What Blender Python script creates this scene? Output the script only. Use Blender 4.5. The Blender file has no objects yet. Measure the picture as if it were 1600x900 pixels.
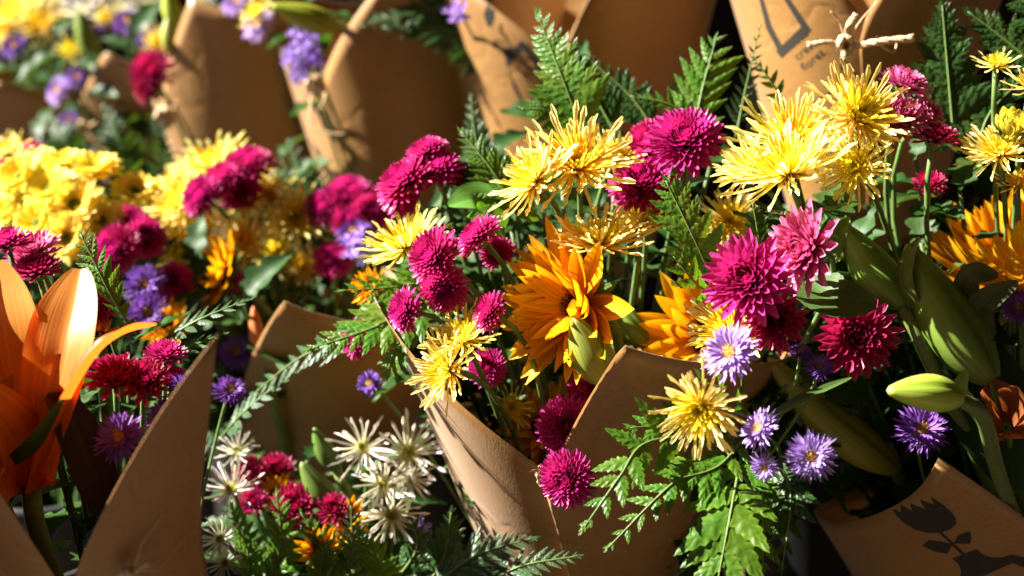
import bpy, math, random
from mathutils import Vector, Matrix
from mathutils.bvhtree import BVHTree
from mathutils.geometry import tessellate_polygon

sc = bpy.context.scene
COL = sc.collection
rad = math.radians

# ------------------------------------------------------------------ camera
PITCH = 20.0
CAM = Vector((0.0, 0.0, 1.25))
R_ = Vector((1, 0, 0))
F_ = Vector((0, math.cos(rad(PITCH)), -math.sin(rad(PITCH))))
U_ = Vector((0, math.sin(rad(PITCH)), math.cos(rad(PITCH))))
cam_d = bpy.data.cameras.new('camera')
cam_d.lens = 50
cam_d.sensor_width = 36
cam_d.clip_start = 0.02
cam_d.clip_end = 200
cam_d.dof.use_dof = True
cam_d.dof.focus_distance = 0.76
cam_d.dof.aperture_fstop = 4.6
cam = bpy.data.objects.new('camera', cam_d)
COL.objects.link(cam)
cam.location = CAM
cam.rotation_euler = (rad(90 - PITCH), 0, 0)
sc.camera = cam

# ------------------------------------------------------------------ light
def Dv(x, y, z):
    """camera-space direction (x across, y up, z towards the viewer) to world"""
    return (R_ * x + U_ * y - F_ * z).normalized()

SUN_DIR = Dv(-0.78, 0.62, 0.08)
elev = math.asin(SUN_DIR.z)
azim = math.atan2(SUN_DIR.x, SUN_DIR.y)
w = bpy.data.worlds.new('World')
sc.world = w
w.use_nodes = True
nt = w.node_tree
bgn = nt.nodes['Background']
sky = nt.nodes.new('ShaderNodeTexSky')
sky.sky_type = 'NISHITA'
sky.sun_disc = False
sky.sun_elevation = elev
sky.sun_rotation = azim
sky.dust_density = 0.3
sky.air_density = 0.12
sky.ozone_density = 0.6
nt.links.new(sky.outputs[0], bgn.inputs[0])
bgn.inputs[1].default_value = 0.05
sun_d = bpy.data.lights.new('sun', 'SUN')
sun_d.energy = 5.0
sun_d.angle = rad(0.5)
sun_d.color = (1.0, 0.95, 0.87)
sun = bpy.data.objects.new('sun', sun_d)
COL.objects.link(sun)
sun.rotation_euler = (-SUN_DIR).to_track_quat('-Z', 'Y').to_euler()
sun.location = SUN_DIR * 5
sc.view_settings.view_transform = 'Standard'
sc.view_settings.look = 'None'
sc.view_settings.exposure = 2.5
sc.view_settings.gamma = 1.0
sc.cycles.max_bounces = 8
sc.cycles.diffuse_bounces = 2
sc.cycles.transmission_bounces = 6
sc.cycles.use_denoising = True

# ------------------------------------------------------------------ pixel helpers (1600 x 900 photo)
def P(x, y, d):
    k = 0.72 / 1600.0
    return CAM + R_ * ((x - 800) * k * d) + U_ * (-(y - 450) * k * d) + F_ * d

def unP(p):
    q = p - CAM
    d = q.dot(F_)
    k = 0.72 / 1600.0
    return (800 + q.dot(R_) / (k * d), 450 - q.dot(U_) / (k * d), d)

# ------------------------------------------------------------------ materials
def new_mat(name):
    m = bpy.data.materials.new(name)
    m.use_nodes = True
    n = m.node_tree
    for x in list(n.nodes):
        n.nodes.remove(x)
    return m, n, n.nodes, n.links

def plant_mat(name, transl=0.35, rough=0.5, spec=0.3, streak=(60, 3), amount=0.25, tint=(1.15, 1.1, 0.8), color=None, hv=0.02, bump=0.15, vein=0.0):
    m, n, N, L = new_mat(name)
    out = N.new('ShaderNodeOutputMaterial')
    if color is None:
        a = N.new('ShaderNodeAttribute'); a.attribute_name = 'Col'; base = a.outputs['Color']
    else:
        a = N.new('ShaderNodeRGB'); a.outputs[0].default_value = (*color, 1); base = a.outputs[0]
    uv = N.new('ShaderNodeUVMap'); uv.uv_map = 'UVMap'
    mp = N.new('ShaderNodeMapping'); mp.inputs['Scale'].default_value = (streak[0], streak[1], 1)
    L.new(uv.outputs[0], mp.inputs[0])
    oi = N.new('ShaderNodeObjectInfo')
    addv = N.new('ShaderNodeVectorMath'); addv.operation = 'ADD'
    L.new(mp.outputs[0], addv.inputs[0]); 
    comb = N.new('ShaderNodeCombineXYZ')
    mul = N.new('ShaderNodeMath'); mul.operation = 'MULTIPLY'; mul.inputs[1].default_value = 37.0
    L.new(oi.outputs['Random'], mul.inputs[0]); L.new(mul.outputs[0], comb.inputs[2])
    L.new(comb.outputs[0], addv.inputs[1])
    nz = N.new('ShaderNodeTexNoise'); nz.inputs['Scale'].default_value = 1.0; nz.inputs['Detail'].default_value = 3.0
    L.new(addv.outputs[0], nz.inputs['Vector'])
    mr = N.new('ShaderNodeMapRange'); mr.inputs[1].default_value = 0.3; mr.inputs[2].default_value = 0.7
    mr.inputs[3].default_value = 1 - amount; mr.inputs[4].default_value = 1 + amount * 0.5
    L.new(nz.outputs[0], mr.inputs[0])
    hsv = N.new('ShaderNodeHueSaturation')
    hr = N.new('ShaderNodeMapRange'); hr.inputs[3].default_value = 0.5 - hv; hr.inputs[4].default_value = 0.5 + hv
    L.new(oi.outputs['Random'], hr.inputs[0]); L.new(hr.outputs[0], hsv.inputs['Hue'])
    L.new(base, hsv.inputs['Color']); L.new(mr.outputs[0], hsv.inputs['Value'])
    colour = hsv.outputs[0]
    pr = N.new('ShaderNodeBsdfPrincipled')
    pr.inputs['Roughness'].default_value = rough
    pr.inputs['Specular IOR Level'].default_value = spec
    L.new(colour, pr.inputs['Base Color'])
    height = nz.outputs[0]
    if vein:
        wv = N.new('ShaderNodeTexWave'); wv.wave_type = 'BANDS'; wv.bands_direction = 'DIAGONAL'
        sx = N.new('ShaderNodeSeparateXYZ'); L.new(uv.outputs[0], sx.inputs[0])
        ab = N.new('ShaderNodeMath'); ab.operation = 'SUBTRACT'; ab.inputs[1].default_value = 0.5; L.new(sx.outputs[0], ab.inputs[0])
        ab2 = N.new('ShaderNodeMath'); ab2.operation = 'ABSOLUTE'; L.new(ab.outputs[0], ab2.inputs[0])
        cx = N.new('ShaderNodeCombineXYZ'); 
        m1 = N.new('ShaderNodeMath'); m1.operation = 'MULTIPLY'; m1.inputs[1].default_value = -1.0; L.new(ab2.outputs[0], m1.inputs[0])
        m2 = N.new('ShaderNodeMath'); m2.operation = 'MULTIPLY'; m2.inputs[1].default_value = vein; L.new(sx.outputs[1], m2.inputs[0])
        L.new(m1.outputs[0], cx.inputs[0]); L.new(m2.outputs[0], cx.inputs[1]); L.new(cx.outputs[0], wv.inputs['Vector'])
        wv.inputs['Scale'].default_value = 1.0
        height = wv.outputs[0]
    if bump:
        b = N.new('ShaderNodeBump'); b.inputs['Strength'].default_value = bump; b.inputs['Distance'].default_value = 0.0006
        L.new(height, b.inputs['Height']); L.new(b.outputs[0], pr.inputs['Normal'])
    tr = N.new('ShaderNodeBsdfTranslucent')
    tm = N.new('ShaderNodeMix'); tm.data_type = 'RGBA'; tm.blend_type = 'MULTIPLY'; tm.inputs[0].default_value = 1.0
    tm.inputs[7].default_value = (*tint, 1)
    L.new(colour, tm.inputs[6]); L.new(tm.outputs[2], tr.inputs[0])
    mx = N.new('ShaderNodeMixShader'); mx.inputs[0].default_value = transl
    L.new(pr.outputs[0], mx.inputs[1]); L.new(tr.outputs[0], mx.inputs[2]); L.new(mx.outputs[0], out.inputs[0])
    return m

def simple_mat(name, color, rough=0.6, spec=0.3, noise=30, amount=0.25, bump=0.2, metal=0.0):
    m, n, N, L = new_mat(name)
    out = N.new('ShaderNodeOutputMaterial'); pr = N.new('ShaderNodeBsdfPrincipled')
    tc = N.new('ShaderNodeTexCoord'); nz = N.new('ShaderNodeTexNoise'); nz.inputs['Scale'].default_value = noise; nz.inputs['Detail'].default_value = 4
    L.new(tc.outputs['Object'], nz.inputs['Vector'])
    cr = N.new('ShaderNodeMix'); cr.data_type = 'RGBA'
    cr.inputs[6].default_value = (*[c * (1 - amount) for c in color], 1); cr.inputs[7].default_value = (*[min(1, c * (1 + amount)) for c in color], 1)
    L.new(nz.outputs[0], cr.inputs[0]); L.new(cr.outputs[2], pr.inputs['Base Color'])
    pr.inputs['Roughness'].default_value = rough; pr.inputs['Specular IOR Level'].default_value = spec; pr.inputs['Metallic'].default_value = metal
    if bump:
        b = N.new('ShaderNodeBump'); b.inputs['Strength'].default_value = bump; b.inputs['Distance'].default_value = 0.002
        L.new(nz.outputs[0], b.inputs['Height']); L.new(b.outputs[0], pr.inputs['Normal'])
    L.new(pr.outputs[0], out.inputs[0])
    return m

def kraft_mat():
    m, n, N, L = new_mat('kraft paper')
    out = N.new('ShaderNodeOutputMaterial'); pr = N.new('ShaderNodeBsdfPrincipled')
    tc = N.new('ShaderNodeTexCoord')
    def noise(scale, detail, vec_scale=(1, 1, 1)):
        mp = N.new('ShaderNodeMapping'); mp.inputs['Scale'].default_value = vec_scale
        L.new(tc.outputs['Object'], mp.inputs[0])
        z = N.new('ShaderNodeTexNoise'); z.inputs['Scale'].default_value = scale; z.inputs['Detail'].default_value = detail
        L.new(mp.outputs[0], z.inputs['Vector']); return z
    fine = noise(900, 3, (1, 1, 0.25)); speck = noise(420, 2); cloud = noise(14, 4)
    r1 = N.new('ShaderNodeValToRGB'); e = r1.color_ramp.elements
    e[0].position = 0.30; e[0].color = (0.22, 0.106, 0.026, 1); e[1].position = 0.70; e[1].color = (0.32, 0.165, 0.045, 1)
    mixf = N.new('ShaderNodeMath'); mixf.operation = 'MULTIPLY_ADD'; mixf.inputs[1].default_value = 0.55; 
    sub = N.new('ShaderNodeMath'); sub.operation = 'MULTIPLY'; sub.inputs[1].default_value = 0.45
    L.new(cloud.outputs[0], sub.inputs[0]); L.new(fine.outputs[0], mixf.inputs[0]); L.new(sub.outputs[0], mixf.inputs[2]); L.new(mixf.outputs[0], r1.inputs[0])
    r2 = N.new('ShaderNodeValToRGB'); e = r2.color_ramp.elements
    e[0].position = 0.28; e[0].color = (0.55, 0.5, 0.45, 1); e[1].position = 0.36; e[1].color = (1, 1, 1, 1)
    L.new(speck.outputs[0], r2.inputs[0])
    mu = N.new('ShaderNodeMix'); mu.data_type = 'RGBA'; mu.blend_type = 'MULTIPLY'; mu.inputs[0].default_value = 0.7
    L.new(r1.outputs[0], mu.inputs[6]); L.new(r2.outputs[0], mu.inputs[7])
    L.new(mu.outputs[2], pr.inputs['Base Color'])
    pr.inputs['Roughness'].default_value = 0.43; pr.inputs['Specular IOR Level'].default_value = 0.6
    pr.inputs['Sheen Weight'].default_value = 0.25; pr.inputs['Sheen Roughness'].default_value = 0.35
    b = N.new('ShaderNodeBump'); b.inputs['Strength'].default_value = 0.25; b.inputs['Distance'].default_value = 0.0006
    L.new(fine.outputs[0], b.inputs['Height'])
    dist = noise(9, 3)
    vm = N.new('ShaderNodeVectorMath'); vm.operation = 'MULTIPLY_ADD'; vm.inputs[1].default_value = (.25, .25, .25)
    L.new(dist.outputs['Color'], vm.inputs[0]); L.new(tc.outputs['Object'], vm.inputs[2])
    vo = N.new('ShaderNodeTexVoronoi'); vo.feature = 'DISTANCE_TO_EDGE'; vo.inputs['Scale'].default_value = 9
    L.new(vm.outputs[0], vo.inputs['Vector'])
    cr2 = N.new('ShaderNodeMapRange'); cr2.inputs[2].default_value = 0.06
    L.new(vo.outputs['Distance'], cr2.inputs[0])
    b2 = N.new('ShaderNodeBump'); b2.inputs['Strength'].default_value = 0.22; b2.inputs['Distance'].default_value = 0.0012
    L.new(cr2.outputs[0], b2.inputs['Height']); L.new(b.outputs[0], b2.inputs['Normal']); L.new(b2.outputs[0], pr.inputs['Normal'])
    tr = N.new('ShaderNodeBsdfTranslucent'); tr.inputs[0].default_value = (0.45, 0.20, 0.04, 1)
    mx = N.new('ShaderNodeMixShader'); mx.inputs[0].default_value = 0.05
    L.new(pr.outputs[0], mx.inputs[1]); L.new(tr.outputs[0], mx.inputs[2]); L.new(mx.outputs[0], out.inputs[0])
    return m

M = dict(
    petal=plant_mat('petal', 0.48, 0.5, 0.25, (7, 1.5), 0.12, (1.1, 1.0, 0.75)),
    pink=plant_mat('magenta petal', 0.28, 0.42, 0.4, (6, 2), 0.2, (1.2, 0.8, 0.9), hv=0.012),
    sunpetal=plant_mat('sunflower petal', 0.36, 0.5, 0.25, (14, 1.2), 0.35, (1.15, 0.9, 0.5), hv=0.012, bump=0.4),
    lily=plant_mat('lily petal', 0.52, 0.42, 0.35, (26, 1.0), 0.2, (1.15, 0.75, 0.5), hv=0.004, bump=0.35),
    lilac=plant_mat('lilac petal', 0.3, 0.5, 0.25, (6, 2), 0.2, (1.0, 0.9, 1.05), hv=0.012),
    disc=plant_mat('flower disc', 0.05, 0.8, 0.1, (40, 40), 0.5, bump=0.6),
    fern=plant_mat('fern leaflet', 0.42, 0.40, 0.4, (5, 12), 0.3, (1.7, 1.5, 0.6), hv=0.02, bump=0.5, vein=2.2),
    leaf=plant_mat('broad leaf', 0.30, 0.5, 0.25, (18, 1.2), 0.3, (1.7, 1.5, 0.6), hv=0.02, bump=0.3),
    stem=plant_mat('green stem', 0.1, 0.45, 0.4, (6, 14), 0.25, hv=0.015),
    bud=plant_mat('lily bud skin', 0.16, 0.42, 0.4, (22, 1.0), 0.22, (1.2, 1.15, 0.5), hv=0.012, bump=0.3),
    kraft=kraft_mat(),
    ink=simple_mat('black printing ink', (0.030, 0.026, 0.020), 0.65, 0.2, 900, 0.6, 0.1),
    twine=simple_mat('jute twine', (0.60, 0.42, 0.24), 0.85, 0.1, 700, 0.3, 0.6),
    bucket=simple_mat('black plastic', (0.012, 0.012, 0.012), 0.5, 0.4, 40, 0.3, 0.05),
    ground=simple_mat('dark stone paving', (0.075, 0.055, 0.04), 0.85, 0.15, 12, 0.35, 0.4),
    canvas=simple_mat('brown canvas', (0.07, 0.042, 0.024), 0.9, 0.1, 60, 0.2, 0.2),
    brick=simple_mat('dark brown brick', (0.06, 0.032, 0.02), 0.85, 0.15, 9, 0.35, 0.4),
    wall=simple_mat('dark stained boards', (0.010, 0.008, 0.006), 0.8, 0.15, 20, 0.4, 0.3),
)

# ------------------------------------------------------------------ mesh builder
class MB:
    def __init__(s):
        s.v = []; s.f = []; s.uv = []; s.c = []
    def add(s, p, uv=(0, 0), c=(1, 1, 1)):
        s.v.append((p[0], p[1], p[2])); s.uv.append(uv); s.c.append(c); return len(s.v) - 1
    def rows(s, rows, closed=False):
        """rows of already added index lists"""
        for a, b in zip(rows, rows[1:]):
            n = len(a)
            for j in range(n if closed else n - 1):
                k = (j + 1) % n
                s.f.append((a[j], a[k], b[k], b[j]))
    def mesh(s, name):
        me = bpy.data.meshes.new(name)
        me.from_pydata(s.v, [], s.f)
        uvl = me.uv_layers.new(name='UVMap')
        li = [0] * len(me.loops)
        me.loops.foreach_get('vertex_index', li)
        flat = []
        for i in li:
            flat += s.uv[i]
        uvl.data.foreach_set('uv', flat)
        ca = me.color_attributes.new('Col', 'FLOAT_COLOR', 'POINT')
        cf = []
        for c in s.c:
            cf += (c[0], c[1], c[2], 1.0)
        ca.data.foreach_set('color', cf)
        me.polygons.foreach_set('use_smooth', [True] * len(me.polygons))
        me.update()
        return me

def lerp(a, b, t):
    return tuple(x + (y - x) * t for x, y in zip(a, b))

def link(name, me, mat, parent=None, mw=None):
    o = bpy.data.objects.new(name, me)
    if me is not None and mat is not None and not me.materials:
        me.materials.append(mat)
    COL.objects.link(o)
    if parent is not None:
        o.parent = parent
    if mw is not None:
        o.matrix_local = mw
    return o

def root(name, label, cat, mat=None, group=None, kind=None):
    o = bpy.data.objects.new(name, None)
    o.empty_display_size = 0.01
    COL.objects.link(o)
    if mat is not None:
        o.matrix_world = mat
    if label: o['label'] = label
    if cat: o['category'] = cat
    if group: o['group'] = group
    if kind: o['kind'] = kind
    return o

def frame_z(z, ref=None):
    """rotation whose Z axis is z"""
    z = Vector(z).normalized()
    r = ref if ref is not None else Vector((0, 0, 1))
    if abs(r.dot(z)) > 0.95: r = Vector((1, 0, 0))
    x = r.cross(z).normalized(); y = z.cross(x)
    return Matrix((x, y, z)).transposed()

# ---- petals of round flower heads, in the flower's own frame (Z faces out)
def P_strap(t): return min(1.0, 0.45 + 1.6 * t) * (1.0 if t < 0.78 else max(0.0, 1 - ((t - 0.78) / 0.22) ** 2.2))
def P_point(t): return max(0.0, math.sin(math.pi * min(1, (t * 0.86 + 0.14)) ** 0.9)) ** 0.8 if t < 0.999 else 0.02
def P_quill(t): return (0.75 - 0.25 * math.sin(t * 2.2)) + (0.5 * max(0, (t - 0.72) / 0.2) if t < 0.92 else 0.5 - (t - 0.92) / 0.08 * 0.75)
def P_spoon(t): return 0.35 + 0.9 * t ** 1.2 if t < 0.75 else (0.98) * math.sqrt(max(0.03, 1 - ((t - 0.75) / 0.26) ** 2))

def petal(mb, r0, z0, phi, L, W, e0, e1, n=5, nx=2, prof=P_strap, cup=0.5, bend=0.0, c0=(1, 1, 1), c1=(1, 1, 1), cpow=1.0, twist=0.0, wob=0.0, rnd=random):
    cp, sp = math.cos(phi), math.sin(phi)
    rx, ry = cp, sp
    tx, ty = -sp, cp
    px, py, pz = rx * r0, ry * r0, z0
    rows = []
    uo = rnd.random() * 3
    for i in range(n + 1):
        t = i / n
        e = rad(e0 + (e1 - e0) * t) + (rnd.uniform(-wob, wob) if i else 0)
        ce, se = math.cos(e), math.sin(e)
        dx, dy, dz = rx * ce + tx * bend * t, ry * ce + ty * bend * t, se
        nxv, nyv, nzv = -rx * se, -ry * se, ce
        tw = twist * t
        ct, st = math.cos(tw), math.sin(tw)
        sx, sy, sz = tx * ct + nxv * st, ty * ct + nyv * st, nzv * st
        hx, hy, hz = nxv * ct - tx * st, nyv * ct - ty * st, nzv * ct
        hw = W * prof(t)
        c = lerp(c0, c1, t ** cpow)
        row = []
        for j in range(nx + 1):
            a = -1 + 2 * j / nx
            cu = cup * hw * (a * a)
            row.append(mb.add((px + sx * hw * a + hx * cu, py + sy * hw * a + hy * cu, pz + sz * hw * a + hz * cu), (j / nx + uo, t), c))
        rows.append(row)
        px += dx * L / n; py += dy * L / n; pz += dz * L / n
    mb.rows(rows)

def dome(mb, r, h, c0, c1, rnd, z0=0.0, n=14, m=5, bump=0.12):
    rows = []
    for i in range(m + 1):
        t = i / m
        a = t * math.pi / 2
        row = []
        for j in range(n):
            ph = 2 * math.pi * j / n
            k = 1 + rnd.uniform(-bump, bump)
            row.append(mb.add((r * math.cos(a) * math.cos(ph) * k, r * math.cos(a) * math.sin(ph) * k, z0 + h * math.sin(a) * k), (j / n, t), lerp(c0, c1, t)))
        rows.append(row)
    mb.rows(rows, True)

def calyx_mesh(r, h, c, rnd, sepals=8):
    mb = MB()
    rows = []
    for i in range(5):
        t = i / 4
        rr = r * (0.25 + 0.75 * math.sin(t * math.pi / 2))
        rows.append([mb.add((rr * math.cos(2 * math.pi * j / 12), rr * math.sin(2 * math.pi * j / 12), -h * (1 - t)), (j / 12, t), c) for j in range(12)])
    mb.rows(rows, True)
    for k in range(sepals):
        petal(mb, r * 0.8, -h * 0.35, 2 * math.pi * k / sepals + rnd.uniform(-.15, .15), h * 1.1, r * 0.32, 50, 25, 3, 2, P_point, 0.3, 0, c, lerp(c, (0.2, 0.3, 0.05), 0.4), rnd=rnd)
    return mb.mesh('calyx')

GREEN = (0.10, 0.17, 0.035)
GA = math.pi * (3 - math.sqrt(5))

def jit(c, rnd, a=0.1):
    k = 1 + rnd.uniform(-a, a)
    return tuple(min(1, x * k) for x in c)

def make_spider(rnd, n_out=62, base=(0.85, 0.61, 0.018), tip=(0.92, 0.82, 0.33), mid=(0.87, 0.66, 0.05), disc=(0.66, 0.40, 0.01), green=(0.35, 0.33, 0.03), white=False, flat=0):
    o, i_, d = MB(), MB(), MB()
    for k in range(n_out):
        f = k / n_out
        L = rnd.uniform(0.024, 0.041) * (0.88 if f > 0.6 else 1)
        e0 = -8 + 42 * f + rnd.uniform(-8, 8)
        petal(o, 0.0045, 0.000 + 0.003 * f, k * GA + rnd.uniform(-.1, .1), L, rnd.uniform(0.0017, 0.0024) * (1.05 if white else 1), e0, e0 + rnd.uniform(0, 42), 7, 2, P_quill, 1.15, rnd.uniform(-.25, .25), jit(base, rnd), jit(tip, rnd), 0.8, rnd.uniform(-.6, .6), 0.05, rnd)
    if not white:
        for k in range(66):
            f = k / 66
            L = 0.023 * (1 - 0.62 * f) * rnd.uniform(0.8, 1.15)
            e0 = 28 + 42 * f + rnd.uniform(-6, 6)
            petal(i_, 0.0050 * (1 - 0.5 * f), 0.003, k * GA, L, 0.0018, e0, e0 + rnd.uniform(5, 30), 5, 2, P_quill, 1.1, rnd.uniform(-.15, .15), jit(base, rnd), jit(mid, rnd), 1, 0, 0.03, rnd)
    for k in range(44):
        f = k / 44
        L = 0.008 * (1 - 0.45 * f) * (0.8 if white else 1)
        petal(i_, 0.0058 * math.sqrt(1 - f) + .0004, 0.003, k * GA, L, 0.0008, 62 + 20 * f, 95, 3, 2, P_quill, 1.0, 0, jit(disc, rnd), jit(lerp(mid, green, f * (0.9 if white else 0.7)), rnd), 1, 0, 0, rnd)
    dome(d, 0.0078 if white else 0.0052, 0.0052, disc, green, rnd, 0.001)
    return [('outer_petals', o.mesh('spider outer'), 'petal'), ('inner_petals', i_.mesh('spider inner'), 'petal'), ('flower_centre', d.mesh('spider centre'), 'disc'), ('calyx', calyx_mesh(0.007, 0.006, GREEN, rnd), 'stem')]

def make_pompon(rnd, base=(0.36, 0.004, 0.10), tip=(0.58, 0.018, 0.23), pale=(0.74, 0.14, 0.40), n=150, loose=1.0, hole=True, paleness=0.35, button=False):
    o, i_, d = MB(), MB(), MB()
    for k in range(n):
        f = k / n
        tgt = o if f < 0.55 else i_
        L = 0.0205 * (1 - 0.70 * f ** 1.15) * rnd.uniform(0.92, 1.07)
        e0 = -14 + 92 * f ** 0.75 + rnd.uniform(-5, 5) * loose
        W = 0.0027 * (1 - 0.45 * f)
        if button:
            L *= .80; W *= .74; e0 = -30 + 112 * f ** 0.8 + rnd.uniform(-5, 5)
        t_ = lerp(tip, pale, paleness * (1 - f) * rnd.uniform(0.5, 1.2))
        petal(tgt, 0.0042 * (1 - f) + 0.0008, 0.002 + 0.0035 * f, k * GA + rnd.uniform(-.06, .06) * loose, L, W, e0, e0 + 30 + 15 * f, 4, 2, P_spoon, 0.75, rnd.uniform(-.1, .1) * loose, jit(base, rnd), jit(t_, rnd), 1.2, 0, 0.02, rnd)
    if hole:
        for k in range(30):
            petal(i_, 0.0012 + 0.0018 * rnd.random(), 0.004, k * GA, 0.005, 0.0008, 75, 100, 2, 2, P_spoon, 1.0, 0, (0.10, 0.002, 0.02), (0.30, 0.006, 0.06), rnd=rnd)
    dome(d, 0.0045, 0.006, (0.12, 0.004, 0.02), (0.07, 0.01, 0.012), rnd, 0.001)
    return [('outer_petals', o.mesh('pompon outer'), 'pink'), ('inner_petals', i_.mesh('pompon inner'), 'pink'), ('flower_centre', d.mesh('pompon centre'), 'disc'), ('calyx', calyx_mesh(0.0075, 0.007, GREEN, rnd, 10), 'stem')]

def make_aster(rnd, base=(0.52, 0.38, 0.68), tip=(0.38, 0.22, 0.64)):
    o, d, fl = MB(), MB(), MB()
    for k in range(105):
        f = k / 105
        L = 0.0145 * (1 - 0.42 * f) * rnd.uniform(0.88, 1.1)
        e0 = -10 + 58 * f + rnd.uniform(-7, 7)
        petal(o, 0.0042 * (1 - 0.3 * f), 0.001 + 0.0015 * f, k * GA + rnd.uniform(-.12, .12), L, 0.00095, e0, e0 + rnd.uniform(-5, 22), 4, 2, P_strap, 0.5, rnd.uniform(-.15, .15), jit(base, rnd), jit(lerp(tip, base, rnd.random() * .4), rnd), 1, 0, 0.03, rnd)
    for k in range(40):
        f = k / 40
        petal(fl, 0.0034 * math.sqrt(f), 0.0025, k * GA, 0.0035, 0.0005, 70, 95, 2, 2, P_quill, 1, 0, (0.55, 0.38, 0.10), (0.75, 0.50, 0.16) if rnd.random() < .6 else (0.40, 0.10, 0.16), rnd=rnd)
    dome(d, 0.0038, 0.0032, (0.55, 0.42, 0.2), (0.62, 0.40, 0.08), rnd, 0.001, bump=0.2)
    return [('petals', o.mesh('aster petals'), 'lilac'), ('florets', fl.mesh('aster florets'), 'petal'), ('flower_centre', d.mesh('aster centre'), 'disc'), ('calyx', calyx_mesh(0.0042, 0.0055, (0.06, 0.11, 0.03), rnd, 9), 'stem')]

def make_daisy(rnd, c0=(0.85, 0.66, 0.02), c1=(0.90, 0.80, 0.14)):
    o, i_, d = MB(), MB(), MB()
    for ring, (n, L, e) in enumerate([(15, 0.019, 2), (14, 0.0165, 18), (12, 0.012, 34)]):
        for k in range(n):
            petal(o if ring < 2 else i_, 0.0045, 0.001 + ring * 0.0012, 2 * math.pi * (k + ring * .5) / n + rnd.uniform(-.1, .1), L * rnd.uniform(.92, 1.06), 0.0036, e + rnd.uniform(-8, 8), e + rnd.uniform(0, 18), 5, 2, P_strap, 0.3, rnd.uniform(-.1, .1), jit(c0, rnd), jit(c1, rnd), 1, 0, 0.03, rnd)
    dome(d, 0.0055, 0.0035, (0.30, 0.30, 0.02), (0.16, 0.22, 0.02), rnd, 0.001, bump=0.2)
    return [('outer_petals', o.mesh('daisy outer'), 'petal'), ('inner_petals', i_.mesh('daisy inner'), 'petal'), ('flower_centre', d.mesh('daisy centre'), 'disc'), ('calyx', calyx_mesh(0.006, 0.005, GREEN, rnd), 'stem')]

def make_statice(rnd):
    o = MB(); st = MB()
    for k in range(34):
        a = rnd.uniform(0, 6.28); r = rnd.uniform(0, 0.014); z = rnd.uniform(-0.012, 0.016)
        bx, by = r * math.cos(a), r * math.sin(a)
        col = jit((0.34, 0.17, 0.62), rnd, .25)
        for q in range(5):
            ph = q * 1.2566 + a
            b0 = len(o.v)
            petal(o, 0.0008, z, ph, 0.0042, 0.0016, 45, 10, 3, 2, P_spoon, 0.4, 0, col, lerp(col, (0.6, 0.5, 0.8), .3), rnd=rnd)
            for ii in range(b0, len(o.v)):
                v = o.v[ii]; o.v[ii] = (v[0] + bx, v[1] + by, v[2])
    for k in range(7):
        petal(st, 0.0005, -0.02, k * .9, 0.03, 0.0008, 55, 75, 4, 2, P_strap, .6, 0, GREEN, GREEN, rnd=rnd)
    return [('florets', o.mesh('statice florets'), 'lilac'), ('stalks', st.mesh('statice stalks'), 'stem')]

VAR = {}
def variants(kind):
    if kind in VAR: return VAR[kind]
    rnd = random.Random(hash_kind(kind))
    f = {
        'spider': lambda: make_spider(rnd),
        'spider_flat': lambda: make_spider(rnd, 30),
        'white': lambda: make_spider(rnd, 28, (0.70, 0.70, 0.52), (0.82, 0.79, 0.80), (0.75, 0.72, 0.30), (0.60, 0.56, 0.12), (0.13, 0.17, 0.02), True),
        'pink': lambda: make_pompon(rnd),
        'button': lambda: make_pompon(rnd, n=250, loose=.7, button=True, paleness=0.3),
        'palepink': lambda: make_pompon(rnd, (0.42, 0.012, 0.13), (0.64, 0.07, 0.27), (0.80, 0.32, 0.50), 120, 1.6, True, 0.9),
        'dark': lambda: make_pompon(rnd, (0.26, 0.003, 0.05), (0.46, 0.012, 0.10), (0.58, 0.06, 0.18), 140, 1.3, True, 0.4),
        'aster': lambda: make_aster(rnd),
        'purple': lambda: make_aster(rnd, (0.26, 0.12, 0.42), (0.17, 0.055, 0.38)),
        'daisy': lambda: make_daisy(rnd),
        'statice': lambda: make_statice(rnd),
    }[kind]
    n = {'spider': 5, 'pink': 4, 'white': 3, 'button': 4, 'aster': 3, 'daisy': 3}.get(kind, 2)
    VAR[kind] = [f() for _ in range(n)]
    return VAR[kind]

def hash_kind(s):
    h = 7
    for ch in s: h = (h * 31 + ord(ch)) % 100003
    return h

NOMINAL = {'spider': 0.074, 'spider_flat': 0.074, 'white': 0.082, 'button': 0.036, 'pink': 0.043, 'palepink': 0.043, 'dark': 0.043, 'aster': 0.037, 'purple': 0.037, 'daisy': 0.046, 'statice': 0.036}
NAMES = {'spider': ('spider_chrysanthemum', 'chrysanthemum'), 'spider_flat': ('spider_chrysanthemum', 'chrysanthemum'), 'white': ('white_chrysanthemum', 'chrysanthemum'),
         'button': ('pompon_chrysanthemum', 'chrysanthemum'), 'pink': ('pompon_chrysanthemum', 'chrysanthemum'), 'palepink': ('pompon_chrysanthemum', 'chrysanthemum'), 'dark': ('pompon_chrysanthemum', 'chrysanthemum'),
         'aster': ('aster', 'aster'), 'purple': ('aster', 'aster'), 'daisy': ('daisy_chrysanthemum', 'chrysanthemum'), 'statice': ('statice_sprig', 'statice')}

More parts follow.
